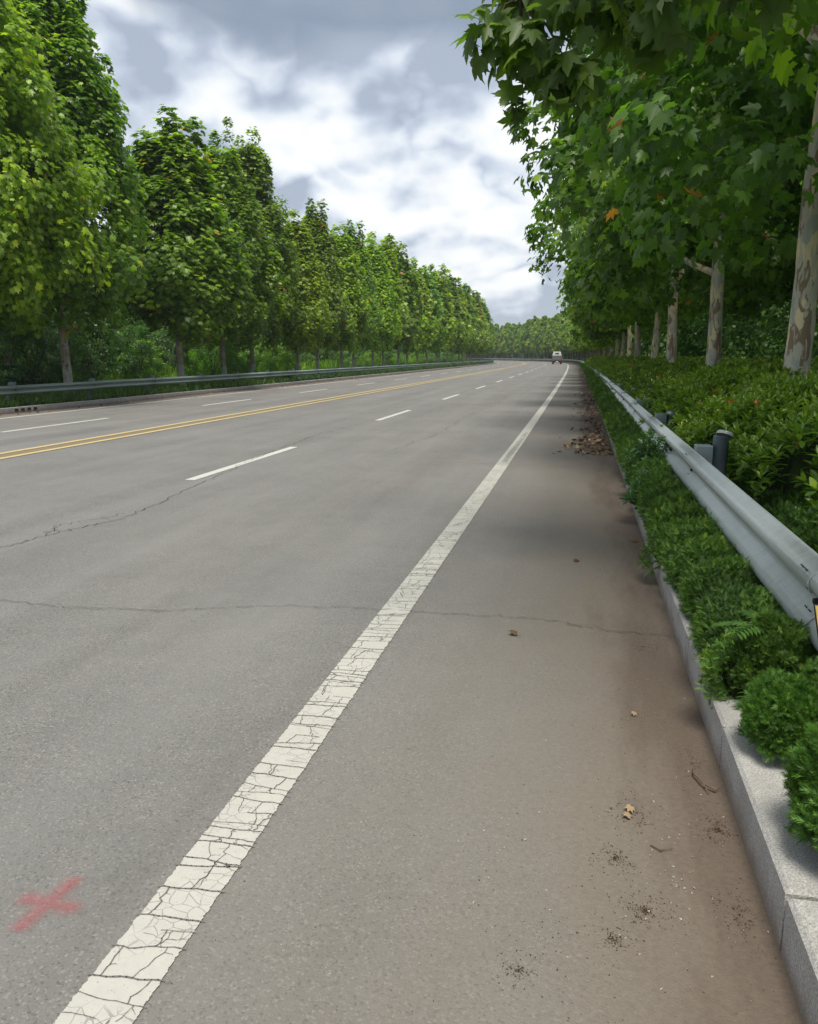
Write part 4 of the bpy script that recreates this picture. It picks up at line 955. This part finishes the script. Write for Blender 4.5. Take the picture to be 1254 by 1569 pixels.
for i, (x_, y_, sz, lab) in enumerate([(.30, 3.50, .03, 'small yellow leaf scrap lying on the brown shoulder'), (-.31, 4.44, .055, 'dark curled dry leaf on the shoulder beside the cross crack'),
        (.03, 6.25, .05, 'small dark leaf on the shoulder beyond the cross crack'), (.545, 7.05, .08, 'brown curled leaf against the kerb below the weeds'), (.24, 2.70, .035, 'pale scrap of leaf on a soil patch near the kerb'), (.22, 2.63, .03, 'straw-coloured leaf bit at the edge of the soil patch')]):
    o = foliage('fallen_leaf', 'plane', np.array([[0, 0, .0]]), np.array([[.3, -.2, 1.]]), np.array([[rs.normal(), rs.normal(), .1]]), sz, np.array([(.8, .05, .1, .35, .7, .75)[i]]), M['dry_leaf'])
    o.location = (x_, y_, .016); tag(o, lab, 'leaf', 'fallen leaves on the shoulder')
tw = MB(); tw.tube([(.50, 3.05, .012), (.49, 2.98, .022), (.515, 2.91, .02), (.555, 2.88, .014), (.585, 2.90, .02)], [.003, .005, .004, .005, .002], 6)
tw.tube([(.515, 2.91, .02), (.53, 2.86, .01)], [.003, .0015], 5); tag(tw.build('twig', M['twig']), 'crooked dry twig lying at the foot of the kerb', 'twig')
tw = MB(); tw.tube([(.29, 2.49, .006), (.32, 2.46, .01), (.36, 2.48, .008)], [.002, .003, .0015], 5); tag(tw.build('twig', M['twig']), 'tiny dark twig between the soil patches on the shoulder', 'twig')

# ------------------------------------------------------------------ far truck
M['tpaint'] = pbr('white_truck_paint', (.62, .63, .60), .35, noise=(3, .85, 1.1)); M['tbed'] = pbr('grey_truck_bed', (.12, .125, .13), .6, noise=(4, .75, 1.2))
M['tdark'] = pbr('dark_chassis', (.025, .025, .03), .7); M['tglass'] = pbr('truck_glass', (.03, .04, .045), .08); M['tred'] = pbr('tail_light_red', (.45, .03, .02), .3)
M['tplate'] = pbr('number_plate', (.6, .6, .55), .4); M['rim'] = pbr('steel_rim', (.4, .4, .4), .4, .7)
ts = 158.; tk = empty('light_truck', at(ts, -2.95), hd(ts))
def part(name, mat, boxes, parent=tk, bev=.03):
    mb = MB()
    for c, sz in boxes: mb.box(c, sz, None, bev)
    return mb.build(name, mat, parent)
cabm = MB(); cx = [(-.92, 1.0), (-.92, 1.55), (-.72, 2.42), (.72, 2.42), (.92, 1.55), (.92, 1.0)]
cabm.add([(x_, 3.3, z_) for x_, z_ in cx]+[(x_*(.97), 4.9 if z_ < 1.6 else 4.5, z_) for x_, z_ in cx], [(5, 4, 3, 2, 1, 0), (6, 7, 8, 9, 10, 11)]+[(i, (i+1) % 6, 6+(i+1) % 6, 6+i) for i in range(6)])
cab = cabm.build('cab', M['tpaint'], tk)
part('rear_window', M['tglass'], [((0, 3.285, 2.02), (.72, .03, .26))], cab, .01)
part('cab_lower', M['tpaint'], [((0, 4.1, .75), (1.8, 1.5, .52))], tk)
for sx in (-1, 1): part('wing_mirror', M['tdark'], [((sx*1.08, 4.5, 1.75), (.14, .08, .32)), ((sx*.97, 4.5, 1.8), (.14, .03, .03))], cab, .01)
bed = part('cargo_bed', M['tbed'], [((0, 1.5, .82), (1.9, 3.2, .08)), ((-.92, 1.5, 1.12), (.06, 3.2, .56)), ((.92, 1.5, 1.12), (.06, 3.2, .56)), ((0, 3.08, 1.25), (1.9, .06, .82))])
part('tailgate', M['tbed'], [((0, -.12, 1.12), (1.9, .06, .56)), ((0, -.16, 1.38), (1.9, .05, .05)), ((0, -.16, .88), (1.9, .05, .05)), ((-.5, -.16, 1.12), (.05, .04, .5)), ((.5, -.16, 1.12), (.05, .04, .5))], bed, .008)
part('chassis', M['tdark'], [((-.35, 2, .62), (.12, 4.4, .2)), ((.35, 2, .62), (.12, 4.4, .2)), ((0, .7, .42), (1.6, .14, .14))])
part('rear_bumper', M['tdark'], [((0, -.14, .58), (1.8, .1, .14))])
for sx in (-1, 1):
    part('tail_light', M['tred'], [((sx*.72, -.2, .72), (.28, .06, .12))], tk, .01); part('mud_flap', M['tdark'], [((sx*.72, .18, .42), (.42, .02, .44))], tk, .005)
part('number_plate', M['tplate'], [((0, -.21, .50), (.44, .02, .16))], tk, .004)
for wx in (-.76, .76):
    for wy in (.75, 3.95):
        mb = MB(); mb.tube([(wx-.15, wy, .37), (wx-.12, wy, .37), (wx+.12, wy, .37), (wx+.15, wy, .37)], [.33, .37, .37, .33], 20); ty = mb.build('wheel', M['tdark'], tk)
        mb = MB(); mb.tube([(wx-.155, wy, .37), (wx+.155, wy, .37)], [.2, .2], 16); mb.build('rim', M['rim'], ty)
tag(tk, 'small white-cabbed truck with grey cargo bed driving away down the road', 'truck')

# ------------------------------------------------------------------ humid summer air
hz = MB(); hz.box((0, 1700, 10.4), (5040, 4640, 24))
hm, N = newmat('haze_air'); N.n('ShaderNodeOutputMaterial', {'Volume': N.n('ShaderNodeVolumePrincipled', {'Color': (.82, .88, .95, 1), 'Density': .0004, 'Anisotropy': .2}).outputs[0]})
tag(hz.build('haze', hm), kind='stuff')
